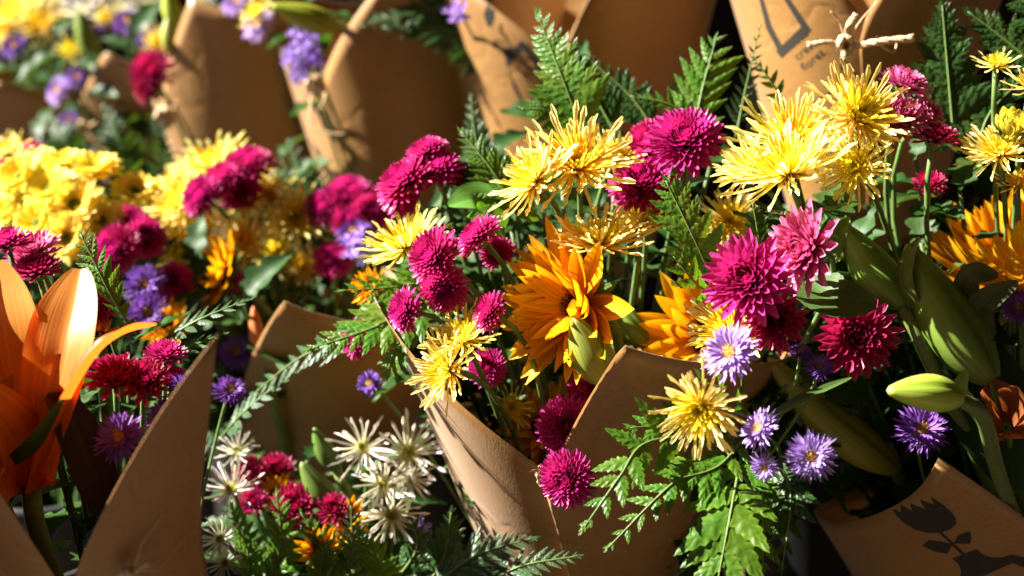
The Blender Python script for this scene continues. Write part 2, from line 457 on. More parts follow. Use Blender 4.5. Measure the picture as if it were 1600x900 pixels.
def tube(mb, pts, radii, n=6, c=(1, 1, 1), c2=None):
    rows = []
    prev = None
    m = len(pts)
    for i, p in enumerate(pts):
        d = (pts[min(i + 1, m - 1)] - pts[max(i - 1, 0)]).normalized()
        if prev is None:
            x = d.orthogonal().normalized()
        else:
            x = (prev - d * prev.dot(d)).normalized()
        prev = x
        y = d.cross(x)
        r = radii[i] if isinstance(radii, (list, tuple)) else radii
        col = lerp(c, c2, i / (m - 1)) if c2 else c
        rows.append([mb.add(p + x * (r * math.cos(2 * math.pi * j / n)) + y * (r * math.sin(2 * math.pi * j / n)), (j / n, i / m * 4), col) for j in range(n)])
    mb.rows(rows, True)
    mb.f.append(tuple(rows[-1])); mb.f.append(tuple(reversed(rows[0])))

def bez(p0, p1, p2, p3, n=10):
    out = []
    for i in range(n + 1):
        t = i / n; s = 1 - t
        out.append(p0 * s ** 3 + p1 * 3 * s * s * t + p2 * 3 * s * t * t + p3 * t ** 3)
    return out

def crom(pts, n=8):
    """Catmull-Rom through points"""
    q = [pts[0] * 2 - pts[1]] + list(pts) + [pts[-1] * 2 - pts[-2]]
    out = []
    for i in range(1, len(q) - 2):
        a, b, c, d = q[i - 1], q[i], q[i + 1], q[i + 2]
        for k in range(n):
            t = k / n
            out.append(0.5 * ((2 * b) + (c - a) * t + (2 * a - 5 * b + 4 * c - d) * t * t + (3 * b - a - 3 * c + d) * t ** 3))
    out.append(pts[-1].copy())
    return out

# ------------------------------------------------------------------ paper wrappers
class Wrap: pass
WR = {}

def wrapper(key, knot, axis, alpha, sk, phiV, tipL, dL, tipR, dR, back, label, fall=0.8, shear=0.0, s0=0.05, wob=0.004, seed=1):
    """a sheet of kraft paper rolled into a cone; the neck dips in a V to the knot, a pointed flap each side of it"""
    rnd = random.Random(seed)
    A = Dv(*axis)
    K = P(*knot)
    toV = (-F_)
    V = (toV - A * toV.dot(A)).normalized()
    Rr = V.cross(A) * -1
    Rr = A.cross(V) * -1 if A.cross(V).dot(R_) < 0 else A.cross(V)
    ca, sa = math.cos(rad(alpha)), math.sin(rad(alpha))
    f0 = rad(phiV)
    def direction(th):
        return A * ca + (V * math.cos(th + f0) + Rr * math.sin(th + f0)) * sa
    O = K - direction(0) * sk
    dLr, dRr = rad(dL), rad(dR)
    def smax(th):
        # th in [-pi-ov, pi+ov]; th>0 is the flap on the viewer's right
        if th >= 0:
            x, tip, d = th, tipR, dRr
        else:
            x, tip, d = -th, tipL, dLr
        if x < d:
            return sk + tip * (x / d) ** 0.95
        u = min(1, (x - d) / (math.pi - d))
        return sk + tip + (back - tip) * (u ** fall)
    nth, ns = 120, 26
    ov = rad(16)
    ph = [rnd.uniform(0, 6.28) for _ in range(6)]
    def surf(th, s, layer=0.0):
        k = s / (sk + 0.1)
        r_add = wob * k * (math.sin(3 * th + ph[0]) * 0.6 + math.sin(5 * th + ph[1] + s * 16) * 0.35 + 0.3 * math.sin(s * 40 + ph[2]) * math.cos(2 * th))
        dd = direction(th + shear * max(0, sk - s) / sk)
        nrm = (dd - A * dd.dot(A)).normalized()
        return O + dd * s + nrm * (r_add + layer)
    mb = MB()
    rows = []
    # from the outer edge at th = -ov_in (under) round to th; right flap is the outer layer
    t0, t1 = -ov * 0.2, 2 * math.pi + ov
    for i in range(nth + 1):
        u = i / nth
        # denser near both flaps
        uu = u + 0.10 * math.sin(2 * math.pi * u) * -1
        th_abs = t0 + (t1 - t0) * uu
        th = th_abs if th_abs <= math.pi else th_abs - 2 * math.pi
        layer = 0.004 * max(0, 1 - th_abs / rad(40)) if th_abs < math.pi else 0.0
        if th_abs < 0:
            sm = sk * (1 + th_abs / ov * 0.25)
        elif th_abs > 2 * math.pi:
            sm = sk - (th_abs - 2 * math.pi) / ov * 0.02
        else:
            sm = smax(th)
        row = []
        for j in range(ns + 1):
            s = s0 + (sm - s0) * j / ns
            row.append(mb.add(surf(th_abs, s, layer), (u, j / ns), (1, 1, 1)))
        rows.append(row)
    mb.rows(rows)
    me = mb.mesh('paper wrapper')
    me.materials.append(M['kraft'])
    bvh = BVHTree.FromPolygons([Vector(v) for v in mb.v], mb.f)
    loc = O.copy()
    me.transform(Matrix.Translation(-loc))
    o = bpy.data.objects.new('paper_wrapper', me)
    o.location = loc
    COL.objects.link(o)
    so = o.modifiers.new('thickness', 'SOLIDIFY'); so.thickness = 0.0004; so.offset = 0
    o['label'] = label; o['category'] = 'wrapping paper'; o['group'] = 'kraft paper cones round the bouquets'
    W = Wrap(); W.o = o; W.O = O; W.A = A; W.bvh = bvh; W.loc = loc; W.K = K; W.bind = O + A * (sk * 0.25); W.sk = sk; W.surf = surf; W.alpha = alpha
    W.V = V; W.R = Rr
    WR[key] = W
    return W

def ink_on(W, polys, name='printed_mark', lift=0.00035):
    """print ink on the paper: polygons given where they show, dropped onto the sheet"""
    mb = MB()
    for poly in polys:
        pts2 = [Vector((x, y, 0)) for x, y in poly]
        tris = tessellate_polygon([pts2])
        work = [[pts2[i] for i in t] for t in tris]
        fin = []
        while work:
            t = work.pop()
            e = [(t[(k + 1) % 3] - t[k]).length for k in range(3)]
            k = e.index(max(e))
            if e[k] > 9:
                a, b, c = t[k], t[(k + 1) % 3], t[(k + 2) % 3]
                m = (a + b) / 2
                work.append([a, m, c]); work.append([m, b, c])
            else:
                fin.append(t)
        cache = {}
        for t in fin:
            ids = []
            for p in t:
                key = (round(p.x, 3), round(p.y, 3))
                if key not in cache:
                    d = (P(p.x, p.y, 1) - CAM).normalized()
                    h = W.bvh.ray_cast(CAM, d)
                    if h[0] is None:
                        cache[key] = None
                    else:
                        nrm = h[1] if h[1].dot(d) < 0 else -h[1]
                        q = h[0] + nrm * lift - W.loc
                        cache[key] = mb.add(q)
                ids.append(cache[key])
            if None not in ids and len(set(ids)) == 3:
                mb.f.append(tuple(ids))
    if mb.f:
        link(name, mb.mesh(name), M['ink'], W.o)

def text_polys(s, x, y, h, ang):
    cu = bpy.data.curves.new('txt', 'FONT'); cu.body = s; cu.size = h
    cu.resolution_u = 3; cu.offset = h * .002
    ob = bpy.data.objects.new('txt', cu)
    COL.objects.link(ob)
    dg = bpy.context.evaluated_depsgraph_get()
    me = bpy.data.meshes.new_from_object(ob.evaluated_get(dg))
    ca, sa = math.cos(rad(ang)), math.sin(rad(ang))
    out = []
    for p in me.polygons:
        out.append([(x + me.vertices[i].co.x * ca - me.vertices[i].co.y * sa * -1 * -1, y - me.vertices[i].co.x * sa - me.vertices[i].co.y * ca) for i in p.vertices])
    bpy.data.objects.remove(ob); bpy.data.curves.remove(cu); bpy.data.meshes.remove(me)
    return out

#        key  knot px, depth        axis (camera)      alpha  sk   phiV  tipL dL tipR dR back
wrapper('W2', (862, 748, 0.80), (0.02, 0.91, 0.35), 20.5, 0.300, -15, 0.090, 62, 0.110, 17, 0.01, 'kraft paper cone round the big mixed bouquet with sunflower and magenta pompons', shear=0.5, seed=2)
wrapper('W1', (112, 940, 0.68), (0.06, 0.93, 0.30), 20, 0.230, -4, 0.25, 40, 0.170, 38, -0.12, 'kraft paper cone with a tall sharp tip holding the orange lily', seed=3, fall=0.22)
wrapper('W3', (1685, 885, 0.80), (-0.22, 0.9, 0.30), 19, 0.335, 4, 0.105, 33, 0.06, 40, -0.045, 'kraft paper cone printed with a dark tulip stamp', seed=4, fall=0.5)
wrapper('W4', (375, 640, 1.02), (0.07, 0.88, 0.45), 19, 0.300, -30, 0.02, 50, 0.128, 27, 0.03, 'plain kraft paper cone behind the white chrysanthemums', shear=0.5, seed=5, fall=0.8)
wrapper('W5', (1352, 30, 0.90), (-0.02, 0.97, 0.16), 15.5, 0.320, -14, 0.10, 62, 0.10, 36, 0.07, 'kraft paper cone with grey printed diamond and flores lettering', seed=6, shear=0.3)
wrapper('W6', (875, 95, 1.08), (-0.04, 0.97, 0.16), 15.5, 0.390, -9, 0.10, 60, 0.10, 26, 0.07, 'kraft paper cone whose sunlit flap carries a stamped black pot', seed=7)
wrapper('W12', (-620, 850, 0.60), (0.02, 0.92, 0.30), 20, 0.300, 0, 0.07, 50, 0.085, 40, 0.04, 'plain kraft paper cone added out of view to shade the lily bouquet', seed=15)  # unseen cone, added to cast shade on the lily wrapper
wrapper('W7', (505, 150, 1.18), (-0.03, 0.97, 0.16), 16, 0.400, -42, 0.10, 60, 0.11, 42, 0.07, 'kraft paper cone with lilac statice at its tied neck', seed=8)
wrapper('W8', (262, 165, 1.30), (0.0, 0.97, 0.18), 16, 0.360, -50, 0.08, 60, 0.10, 32, 0.03, 'kraft paper cone with a curled point beside a magenta pompon', seed=9)
wrapper('W9', (128, 195, 1.42), (0.06, 0.92, 0.28), 19, 0.280, -50, 0.06, 60, 0.088, 36, 0.02, 'narrow blurred kraft paper cone below a long green leaf', seed=10)
wrapper('W10', (-60, 215, 1.50), (0.06, 0.92, 0.28), 19, 0.280, -40, 0.08, 60, 0.075, 40, 0.03, 'blurred kraft paper cone at the far end of the back row', seed=11)

# ------------------------------------------------------------------ flowers
ZONES = {}
count = {}
def flower(kind, x, y, d, size, face, label, key, roll=None, group=None, stem=True, bindmix=1.0):
    count[kind] = count.get(kind, 0) + 1
    vs = variants(kind)
    rnd = random.Random(int(x * 7 + y * 13 + size))
    parts = vs[(count[kind] * 7 + int(x)) % len(vs)]
    face_w = Dv(*face)
    rot = frame_z(face_w)
    rl = rnd.uniform(0, 6.28) if roll is None else roll
    sz = size * 0.72 * d / 1600 / NOMINAL[kind]
    pos = P(x, y, d)
    mw = Matrix.Translation(pos) @ rot.to_4x4() @ Matrix.Rotation(rl, 4, 'Z') @ Matrix.Scale(sz, 4)
    nm, cat = NAMES[kind]
    r = root(nm, label, cat, mw, group or GROUP[kind] )
    for pn, me, mt in parts:
        link(pn, me, M[mt], r)
    if stem:
        W = WR[key]
        b = W.bind + Vector((rnd.uniform(-.012, .012), rnd.uniform(-.012, .012), rnd.uniform(-.01, .01)))
        inv = mw.inverted()
        L = (b - pos).length
        start = pos - face_w * 0.004 * sz
        pts = bez(start, start - face_w * (0.02 + 0.12 * L), b.lerp(pos, 0.45) + Vector((rnd.uniform(-.006, .006),) * 3), b, 12)
        mb = MB()
        rad_ = 0.0016 if kind not in ('aster', 'purple', 'statice') else 0.0010
        tube(mb, [inv @ p for p in pts], rad_ / sz, 7, (0.11, 0.18, 0.045), (0.06, 0.12, 0.03))
        link('stem', mb.mesh('flower stem'), M['stem'], r)
    return r

GROUP = {'spider': 'yellow spider chrysanthemums', 'spider_flat': 'yellow spider chrysanthemums', 'white': 'white spider chrysanthemums', 'button': 'magenta pompon chrysanthemums', 'pink': 'magenta pompon chrysanthemums', 'palepink': 'magenta pompon chrysanthemums', 'dark': 'magenta pompon chrysanthemums', 'aster': 'lilac and purple asters', 'purple': 'lilac and purple asters', 'daisy': 'blurred yellow daisies', 'statice': 'statice sprigs'}

S, F, K, A, PU, D, ST, WH, DK, PP = 'spider', 'spider_flat', 'pink', 'aster', 'purple', 'daisy', 'statice', 'white', 'dark', 'palepink'
FL = {
 'W2': [
  (S, 903, 262, .80, 190, (-.12, .55, .8), 'spider chrysanthemum above the sunflower with its golden centre towards us'),
  (S, 838, 285, .79, 150, (-.65, .55, .5), 'sun-bleached spider chrysanthemum beside the golden-centred one, below the fern tip'),
  (S, 962, 250, .83, 100, (.35, .5, .7), 'small spider chrysanthemum tucked between the golden-centred one and magenta pompons'),
  (S, 938, 385, .79, 165, (-.05, .95, .3), 'spider chrysanthemum opening straight up just over the sunflower'),
  (S, 1002, 350, .82, 105, (.05, .9, .35), 'cup-shaped spider chrysanthemum under the dark magenta pompon cluster'),
  (S, 635, 388, .83, 150, (-.35, .85, .45), 'spider chrysanthemum alone over the paper edge, with curled petals reaching out'),
  (S, 724, 534, .78, 122, (-.4, .65, .6), 'upper of two pale spider chrysanthemums hanging over the paper edge'),
  (S, 702, 578, .775, 132, (-.75, .1, .6), 'lower of two pale spider chrysanthemums hanging over the paper edge'),
  (S, 1142, 520, .765, 160, (-.75, .25, .55), 'spider chrysanthemum poking out behind the lilac aster and magenta pompon'),
  (S, 1096, 636, .706, 150, (-.45, -.3, .8), 'spider chrysanthemum drooping over the fern in front of the kraft tip'),
  (S, 1140, 350, .86, 110, (-.1, .3, .9), 'half-hidden spider chrysanthemum deep behind the bright fern'),
  (F, 1085, 395, .87, 80, (-.2, .5, .8), 'small yellow chrysanthemum peeping behind the fern stalk'),
  (F, 800, 638, .84, 75, (.1, .2, .95), 'small shaded yellow chrysanthemum below the sunflower'),
  (F, 1300, 410, .84, 60, (.1, .5, .8), 'little yellow chrysanthemum hidden between the magenta pompon and bud'),
  (K, 1070, 225, .82, 118, (-.15, .5, .75), 'domed magenta pompon standing beside the yellow chrysanthemum, largest of its cluster'),
  (K, 1018, 228, .835, 88, (-.5, .45, .65), 'paler magenta pompon tucked behind the domed one'),
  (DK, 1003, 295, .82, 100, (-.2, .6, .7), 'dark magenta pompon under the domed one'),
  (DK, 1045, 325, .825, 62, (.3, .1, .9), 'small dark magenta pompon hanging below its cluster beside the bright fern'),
  (K, 668, 240, .86, 66, (-.35, .85, .35), 'topmost magenta pompon of the tilted cluster, flat side on'),
  (K, 635, 290, .85, 95, (-.55, .6, .5), 'magenta pompon with sunlit rim at the low end of the tilted cluster'),
  (K, 684, 270, .855, 82, (-.2, .75, .55), 'magenta pompon in the middle of the tilted cluster'),
  (K, 706, 276, .86, 48, (.4, .6, .5), 'smallest magenta pompon of the tilted cluster'),
  (K, 630, 312, .853, 60, (-.5, .1, .8), 'magenta pompon under the sunlit rim of the tilted cluster'),
  (K, 682, 402, .79, 92, (-.6, .25, .65), 'round magenta pompon seen full face over the fern leaflets'),
  (K, 752, 372, .80, 78, (-.65, .65, .25), 'magenta pompon turned side on with its green back showing'),
  (K, 695, 450, .785, 74, (-.1, -.35, .9), 'magenta pompon touching the underside of the full-face one'),
  (K, 637, 485, .785, 70, (-.8, .05, .55), 'magenta pompon hanging lowest over the plain paper'),
  (K, 778, 396, .815, 54, (-.2, .5, .8), 'small magenta pompon right against the sunflower petals'),
  (K, 768, 488, .775, 64, (-.75, .35, .5), 'magenta pompon against the lower sunflower petals'),
  (K, 888, 747, .752, 88, (-.45, -.1, .85), 'sunlit magenta pompon resting on the tied paper neck'),
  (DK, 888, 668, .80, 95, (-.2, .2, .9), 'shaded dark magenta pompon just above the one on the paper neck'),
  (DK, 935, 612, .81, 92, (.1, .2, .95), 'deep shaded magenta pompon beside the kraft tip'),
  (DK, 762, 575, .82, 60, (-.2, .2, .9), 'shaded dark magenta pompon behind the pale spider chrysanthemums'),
  (K, 1172, 440, .735, 138, (-.42, .22, .85), 'large sunlit magenta pompon with open dark centre'),
  (PP, 1268, 388, .745, 135, (-.75, .05, .5), 'sunlit pink pompon turned aside with pale petal backs showing'),
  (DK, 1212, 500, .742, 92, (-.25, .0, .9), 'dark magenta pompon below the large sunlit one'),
  (K, 560, 530, .84, 60, (-.5, .0, .8), 'shaded magenta pompon low beside the fern tip'),
  (A, 1143, 552, .715, 108, (-.5, .32, .75), 'largest lilac aster, sunlit with its yellow and pink centre facing us'),
  (A, 1190, 672, .72, 82, (-.7, .45, .45), 'lilac aster turned aside over the drooping fern'),
  (A, 1196, 728, .722, 56, (-.5, -.3, .75), 'smallest lilac aster hanging over the fern'),
  (A, 1268, 712, .71, 92, (-.3, .05, .9), 'half-shaded lilac aster next to the stamped paper'),
  (PU, 1280, 575, .735, 54, (-.1, .5, .8), 'little purple aster under the shaded magenta pompon'),
  (PU, 1250, 552, .745, 44, (-.1, .8, .5), 'tiny closed purple aster behind the lilac ones'),
  (PU, 578, 600, .88, 50, (-.3, .3, .85), 'blurred purple aster over the paper edge'),
 ],
 'W3': [
  (S, 1232, 275, .770, 205, (-.35, .8, .38), 'great sunlit spider chrysanthemum at the front of the yellow cluster'),
  (S, 1236, 226, .800, 185, (-.2, .62, .7), 'great spider chrysanthemum at the back of the yellow cluster under the lettering'),
  (S, 1338, 186, .790, 178, (.22, .45, .8), 'great spider chrysanthemum with long wild petals beneath the twine bow'),
  (S, 1338, 262, .785, 125, (-.45, .15, .75), 'smaller spider chrysanthemum under the great ones, half hidden'),
  (S, 1170, 265, .790, 110, (-.7, .5, .5), 'spider chrysanthemum peeping out behind the great sunlit one'),
  (F, 1556, 105, .800, 72, (-.1, .8, .5), 'single small yellow chrysanthemum standing apart on a bare stem'),
  (S, 1562, 242, .790, 130, (-.3, .75, .5), 'yellow chrysanthemum above the shaded sunflower, with spread petals'),
  (F, 1610, 140, .780, 90, (.0, .7, .6), 'yellow chrysanthemum cut by the edge beside the single small one'),
  (F, 1590, 290, .800, 75, (-.2, .8, .5), 'small yellow chrysanthemum sitting on the shaded sunflower petals'),
  (PP, 1412, 138, .820, 78, (.25, .75, .5), 'pink pompon behind the great yellow cluster, topmost of its three'),
  (PP, 1402, 190, .800, 92, (.1, .55, .75), 'pale pink pompon behind the great yellow cluster, lower than the topmost'),
  (PP, 1445, 182, .815, 62, (.5, .4, .6), 'ragged pink pompon beside the dark upright one'),
  (DK, 1458, 222, .800, 78, (.1, .9, .35), 'dark red pompon upright on a long bare stem'),
  (DK, 1452, 290, .830, 52, (-.1, .6, .7), 'small dark magenta pompon low among the bare stems'),
  (DK, 1338, 525, .790, 122, (-.1, .12, .95), 'shaded magenta pompon alone below the lily bud'),
  (PU, 1440, 672, .765, 96, (-.1, .4, .85), 'shaded purple aster behind the stamped paper and lime bud'),
  (PU, 1592, 482, .795, 66, (-.3, .4, .8), 'dim purple aster by the sunflower sepals'),
 ],
 'W1': [
  (K, 258, 560, .76, 66, (.1, .85, .45), 'upright magenta pompon close by the sharp paper tip'),
  (K, 60, 428, .78, 78, (-.1, .85, .45), 'upright pink pompon behind the orange lily'),
  (K, 12, 385, .78, 72, (-.1, .85, .45), 'upright pink pompon above the lily petal at the frame edge'),
  (PP, 55, 402, .80, 90, (-.2, .7, .6), 'pink pompon tucked behind the upright ones'),
  (K, 155, 490, .80, 64, (-.2, .6, .7), 'magenta pompon between lily petal and small fern'),
  (DK, 180, 595, .722, 90, (.1, .75, .55), 'shaded magenta pompon beneath the curling lily petal'),
  (DK, 225, 600, .722, 80, (.2, .6, .7), 'shaded magenta pompon under the upright one'),
  (K, 268, 592, .755, 48, (.2, .8, .5), 'small magenta pompon at the paper tip base'),
  (PU, 292, 618, .728, 92, (.2, .7, .6), 'purple aster catching light behind the paper flap'),
  (PU, 262, 655, .72, 80, (.0, .5, .8), 'shaded purple aster below the sunlit one'),
  (PU, 188, 685, .705, 100, (-.1, .5, .8), 'deep shaded purple aster low inside the cone'),
  (PU, 358, 612, .84, 66, (.3, .6, .6), 'purple aster outside the sharp paper tip'),
 ],
 'W4': [
  (S, 332, 262, 1.07, 130, (-.2, .85, .5), 'blurred spider chrysanthemum topmost in its bouquet'),
  (S, 285, 320, 1.05, 130, (-.55, .5, .6), 'blurred sunlit spider chrysanthemum beside the yellow daisies'),
  (S, 415, 315, 1.04, 120, (.05, .65, .7), 'blurred spider chrysanthemum with petals spread below the purple cluster'),
  (S, 385, 378, 1.02, 100, (-.35, .25, .85), 'blurred spider chrysanthemum with pale drooping petals'),
  (S, 462, 345, 1.03, 125, (.2, .45, .8), 'blurred shaded spider chrysanthemum beside the purple pompons'),
  (S, 285, 392, 1.03, 110, (-.4, .2, .85), 'blurred shaded spider chrysanthemum above the sunflower bud'),
  (F, 320, 360, 1.05, 100, (-.1, .5, .8), 'blurred yellow chrysanthemum in the middle of the yellow patch'),
  (F, 435, 395, 1.04, 80, (.1, .3, .9), 'blurred yellow chrysanthemum over the kraft tip'),
  (F, 475, 420, 1.05, 70, (.2, .5, .8), 'blurred yellow petals just behind the plain kraft edge'),
  (F, 262, 300, 1.07, 85, (-.4, .7, .5), 'blurred yellow chrysanthemum between daisies and topmost spider'),
  (K, 388, 262, 1.03, 80, (-.1, .75, .6), 'blurred magenta pompon on the crest of its group'),
  (K, 350, 285, 1.02, 72, (-.4, .6, .6), 'blurred magenta pompon under the crest one'),
  (K, 318, 308, 1.01, 68, (-.5, .3, .8), 'blurred magenta pompon lowest of the crest group'),
  (DK, 375, 300, 1.03, 66, (.0, .3, .9), 'blurred dark magenta pompon behind the crest group'),
  (DK, 545, 310, 1.03, 82, (.1, .7, .6), 'blurred purple pink pompon below the big kraft cone'),
  (DK, 505, 328, 1.03, 66, (-.2, .5, .8), 'blurred purple pink pompon first of the low trio'),
  (DK, 575, 332, 1.02, 66, (.3, .4, .8), 'blurred purple pink pompon close to the curled yellow chrysanthemum'),
  (DK, 520, 408, 1.02, 64, (.0, .5, .8), 'blurred dim pompon above the kraft edge'),
  (PU, 555, 365, 1.01, 70, (-.2, .5, .8), 'blurred violet aster under the low trio of pompons'),
  (ST, 560, 392, 1.0, 60, (-.2, .6, .7), 'blurred violet statice sprig over the kraft edge'),
  (PU, 372, 552, .98, 74, (-.1, .5, .8), 'blurred violet aster beside the sharp paper tip'),
  (PU, 400, 560, .99, 55, (.2, .4, .8), 'blurred dim violet aster by the plain kraft flap'),
  (K, 545, 345, 1.02, 60, (0, .5, .8), 'blurred purple pink pompon in the heart of the low trio'),
 ],
 'B0': [
  (D, 32, 278, 1.0, 92, (-.3, .5, .8), 'blurred daisy at the frame edge of the yellow clump'),
  (D, 80, 300, .99, 96, (-.25, .6, .75), 'blurred daisy second in along the yellow clump'),
  (D, 118, 322, .98, 100, (.0, .35, .93), 'blurred daisy with its green centre turned to us'),
  (D, 150, 268, 1.01, 90, (.0, .8, .55), 'blurred daisy highest on the yellow clump'),
  (D, 60, 350, .98, 90, (-.35, .3, .85), 'blurred daisy low in the yellow clump over the pink pompon'),
  (D, 105, 372, .97, 88, (-.1, .1, .95), 'blurred daisy lowest in the yellow clump'),
  (D, 158, 345, .98, 84, (.25, .2, .9), 'blurred daisy of the yellow clump beside the shaded pompons'),
  (D, 18, 325, 1.0, 84, (-.4, .4, .8), 'blurred daisy at the frame edge under the first one'),
  (D, 212, 302, 1.01, 84, (.2, .65, .7), 'blurred daisy standing off the clump towards the spider chrysanthemums'),
  (D, 105, 258, 1.02, 82, (-.1, .9, .4), 'blurred daisy on top of the yellow clump'),
  (D, 60, 255, 1.03, 70, (-.3, .8, .5), 'blurred daisy on the far side of the clump'),
  (S, 12, 240, 1.06, 80, (-.3, .8, .5), 'blurred yellow chrysanthemum over the pink pair at the frame edge'),
  (K, 25, 248, 1.08, 56, (-.2, .7, .6), 'blurred pink pompon at the frame edge over the daisies'),
  (K, 50, 240, 1.09, 46, (.2, .7, .6), 'blurred small pink pompon over the daisies'),
  (K, 5, 275, 1.03, 50, (-.2, .5, .8), 'blurred pink pompon cut by the frame beside the daisies'),
  (K, 200, 355, .99, 74, (.1, .6, .75), 'blurred purplish pompon uppermost of the shaded trio'),
  (K, 182, 392, .97, 84, (-.3, .2, .9), 'blurred purplish pompon lowest of the shaded trio'),
  (K, 225, 372, .98, 66, (.4, .3, .8), 'blurred purplish pompon outermost of the shaded trio'),
  (PU, 226, 445, .95, 78, (-.05, .2, .95), 'blurred violet aster upper of a shaded pair'),
  (PU, 232, 488, .94, 78, (.0, .1, .98), 'blurred violet aster lower of a shaded pair'),
  (DK, 270, 440, .98, 60, (.2, .3, .9), 'blurred dim pompon between violet asters and sunflower'),
  (DK, 360, 438, 1.0, 40, (.0, .3, .9), 'blurred little dim pompon beyond the orange sunflower'),
 ],
 'B11': [
  (WH, 568, 700, .87, 118, (-.1, .3, .93), 'white spider chrysanthemum with a long petal pointing sideways'),
  (WH, 638, 708, .88, 140, (.1, .2, .95), 'largest white spider chrysanthemum, against the sunlit paper'),
  (WH, 600, 758, .86, 105, (-.1, .1, .98), 'white spider chrysanthemum in the middle of the cluster'),
  (WH, 612, 803, .85, 120, (.05, -.2, .95), 'lowest white spider chrysanthemum of the cluster'),
  (WH, 642, 748, .885, 80, (.3, .0, .9), 'shaded white spider chrysanthemum at the back of the cluster'),
  (WH, 362, 765, .86, 105, (-.1, .6, .75), 'bright white chrysanthemum close beside the lily wrapper edge'),
  (WH, 370, 706, .90, 80, (.0, .75, .6), 'dim white chrysanthemum above the bright one at the wrapper edge'),
  (WH, 345, 842, .84, 80, (-.2, .4, .85), 'white chrysanthemum low by the lily wrapper edge'),
  (WH, 352, 880, .83, 72, (-.1, .2, .9), 'white chrysanthemum lowest along the lily wrapper edge'),
  (DK, 462, 792, .87, 74, (-.1, .4, .9), 'dark magenta pompon beside the green buds'),
  (DK, 522, 798, .86, 54, (.1, .6, .7), 'small dark magenta pompon below the green buds'),
  (DK, 432, 738, .91, 60, (.1, .6, .7), 'dim magenta pompon under the plain kraft cone'),
  (DK, 392, 742, .90, 56, (.0, .5, .8), 'dim magenta pompon behind the bright white chrysanthemum'),
  (DK, 395, 785, .89, 50, (.0, .5, .8), 'dim magenta pompon below the bright white chrysanthemum'),
  (ST, 655, 830, .86, 46, (.2, .3, .9), 'lilac statice sprig under the white cluster'),
 ],
 'W7': [
  (ST, 478, 68, 1.12, 62, (-.2, .5, .8), 'blurred lilac statice sprig hanging over the tied neck, upper tuft'),
  (ST, 462, 92, 1.11, 46, (-.4, .2, .85), 'blurred lilac statice sprig hanging over the tied neck, lower tuft'),
  (ST, 490, 95, 1.115, 48, (.2, .1, .9), 'blurred lilac statice sprig nearest the twine knot'),
  (ST, 470, 116, 1.11, 38, (-.2, -.2, .9), 'blurred lilac statice tuft lowest at the tied neck'),
  (A, 405, 40, 1.2, 66, (-.4, .3, .85), 'blurred lilac aster beside the horizontal green bud'),
  (F, 402, 22, 1.19, 66, (-.5, .5, .7), 'blurred cream yellow chrysanthemum at the paper edge'),
  (A, 372, 5, 1.22, 60, (-.2, .4, .85), 'blurred lilac aster above the big kraft cone'),
 ],
 'W6': [
  (ST, 716, 20, 1.08, 46, (-.3, .2, .9), 'blurred lilac statice sprig beside the stamped flap'),
 ],
 'W8': [
  (DK, 240, 115, 1.24, 74, (-.1, .45, .85), 'blurred magenta pompon beside the curled kraft point'),
  (DK, 232, 140, 1.235, 46, (-.4, -.1, .9), 'blurred magenta pompon half under another near the twine'),
  (F, 248, 68, 1.3, 56, (.0, .3, .9), 'blurred orange yellow blossom under the narrow bud'),
  (PU, 232, 62, 1.32, 44, (.0, .5, .8), 'blurred violet blossom behind the narrow kraft point'),
  (WH, 318, -2, 1.36, 60, (.0, .6, .8), 'blurred white blossom over the curled kraft cone'),
  (WH, 232, 8, 1.4, 62, (.0, .6, .8), 'blurred white blossom over the narrow kraft cone'),
 ],
 'W9': [
  (PU, 200, 36, 1.42, 56, (-.1, .5, .8), 'blurred violet aster over the narrow kraft edge'),
  (PU, 122, 122, 1.36, 50, (-.1, .4, .9), 'blurred violet aster upper of two by the narrow cone'),
  (A, 94, 142, 1.35, 56, (-.5, .2, .8), 'blurred lilac aster lower of two by the narrow cone'),
  (WH, 128, 22, 1.46, 84, (-.2, .6, .75), 'blurred white chrysanthemum beside the long green leaf'),
  (WH, 188, 14, 1.46, 76, (.0, .6, .75), 'blurred white chrysanthemum over the narrow kraft cone'),
  (F, 112, 80, 1.4, 56, (-.1, .3, .9), 'blurred orange yellow blossom beside the long green leaf'),
  (F, 165, 30, 1.44, 46, (.1, .4, .9), 'blurred orange yellow blossom behind the long green leaf'),
  (PU, 108, 188, 1.36, 40, (-.1, .4, .9), 'blurred violet blossom lowest beside the narrow cone'),
  (PU, 150, 50, 1.43, 34, (.1, .4, .9), 'blurred violet blossom at the narrow kraft point'),
 ],
 'W10': [
  (S, 22, 28, 1.44, 92, (-.3, .6, .75), 'blurred sunlit yellow chrysanthemum at the corner of the frame'),
  (S, 64, 42, 1.43, 84, (.0, .5, .85), 'blurred golden yellow chrysanthemum second from the corner'),
  (S, 40, 2, 1.48, 80, (-.1, .7, .7), 'blurred pale yellow chrysanthemum cut by the top frame'),
  (PU, 24, 72, 1.42, 58, (-.2, .4, .85), 'blurred violet aster under the corner chrysanthemum'),
  (S, 8, 50, 1.43, 56, (-.4, .3, .8), 'blurred orange chrysanthemum under the corner one'),
  (WH, 90, 5, 1.5, 76, (.0, .6, .8), 'blurred white chrysanthemum behind the golden ones'),
 ],
}
EXTRA_BIND = {'B0': P(110, 900, 1.12), 'B11': P(520, 1240, 1.0)}
for k_, b_ in EXTRA_BIND.items():
    W_ = Wrap(); W_.bind = b_; W_.O = b_ - U_ * .05; W_.A = Dv(0.02, 0.92, 0.30); WR[k_] = W_
for key, rows_ in FL.items():
    for row in rows_:
        if key in ('W2', 'W4', 'B0') and row[0] in (K, DK) and row[1] < 1150:
            row = ('button',) + row[1:]
        flower(*row, key)
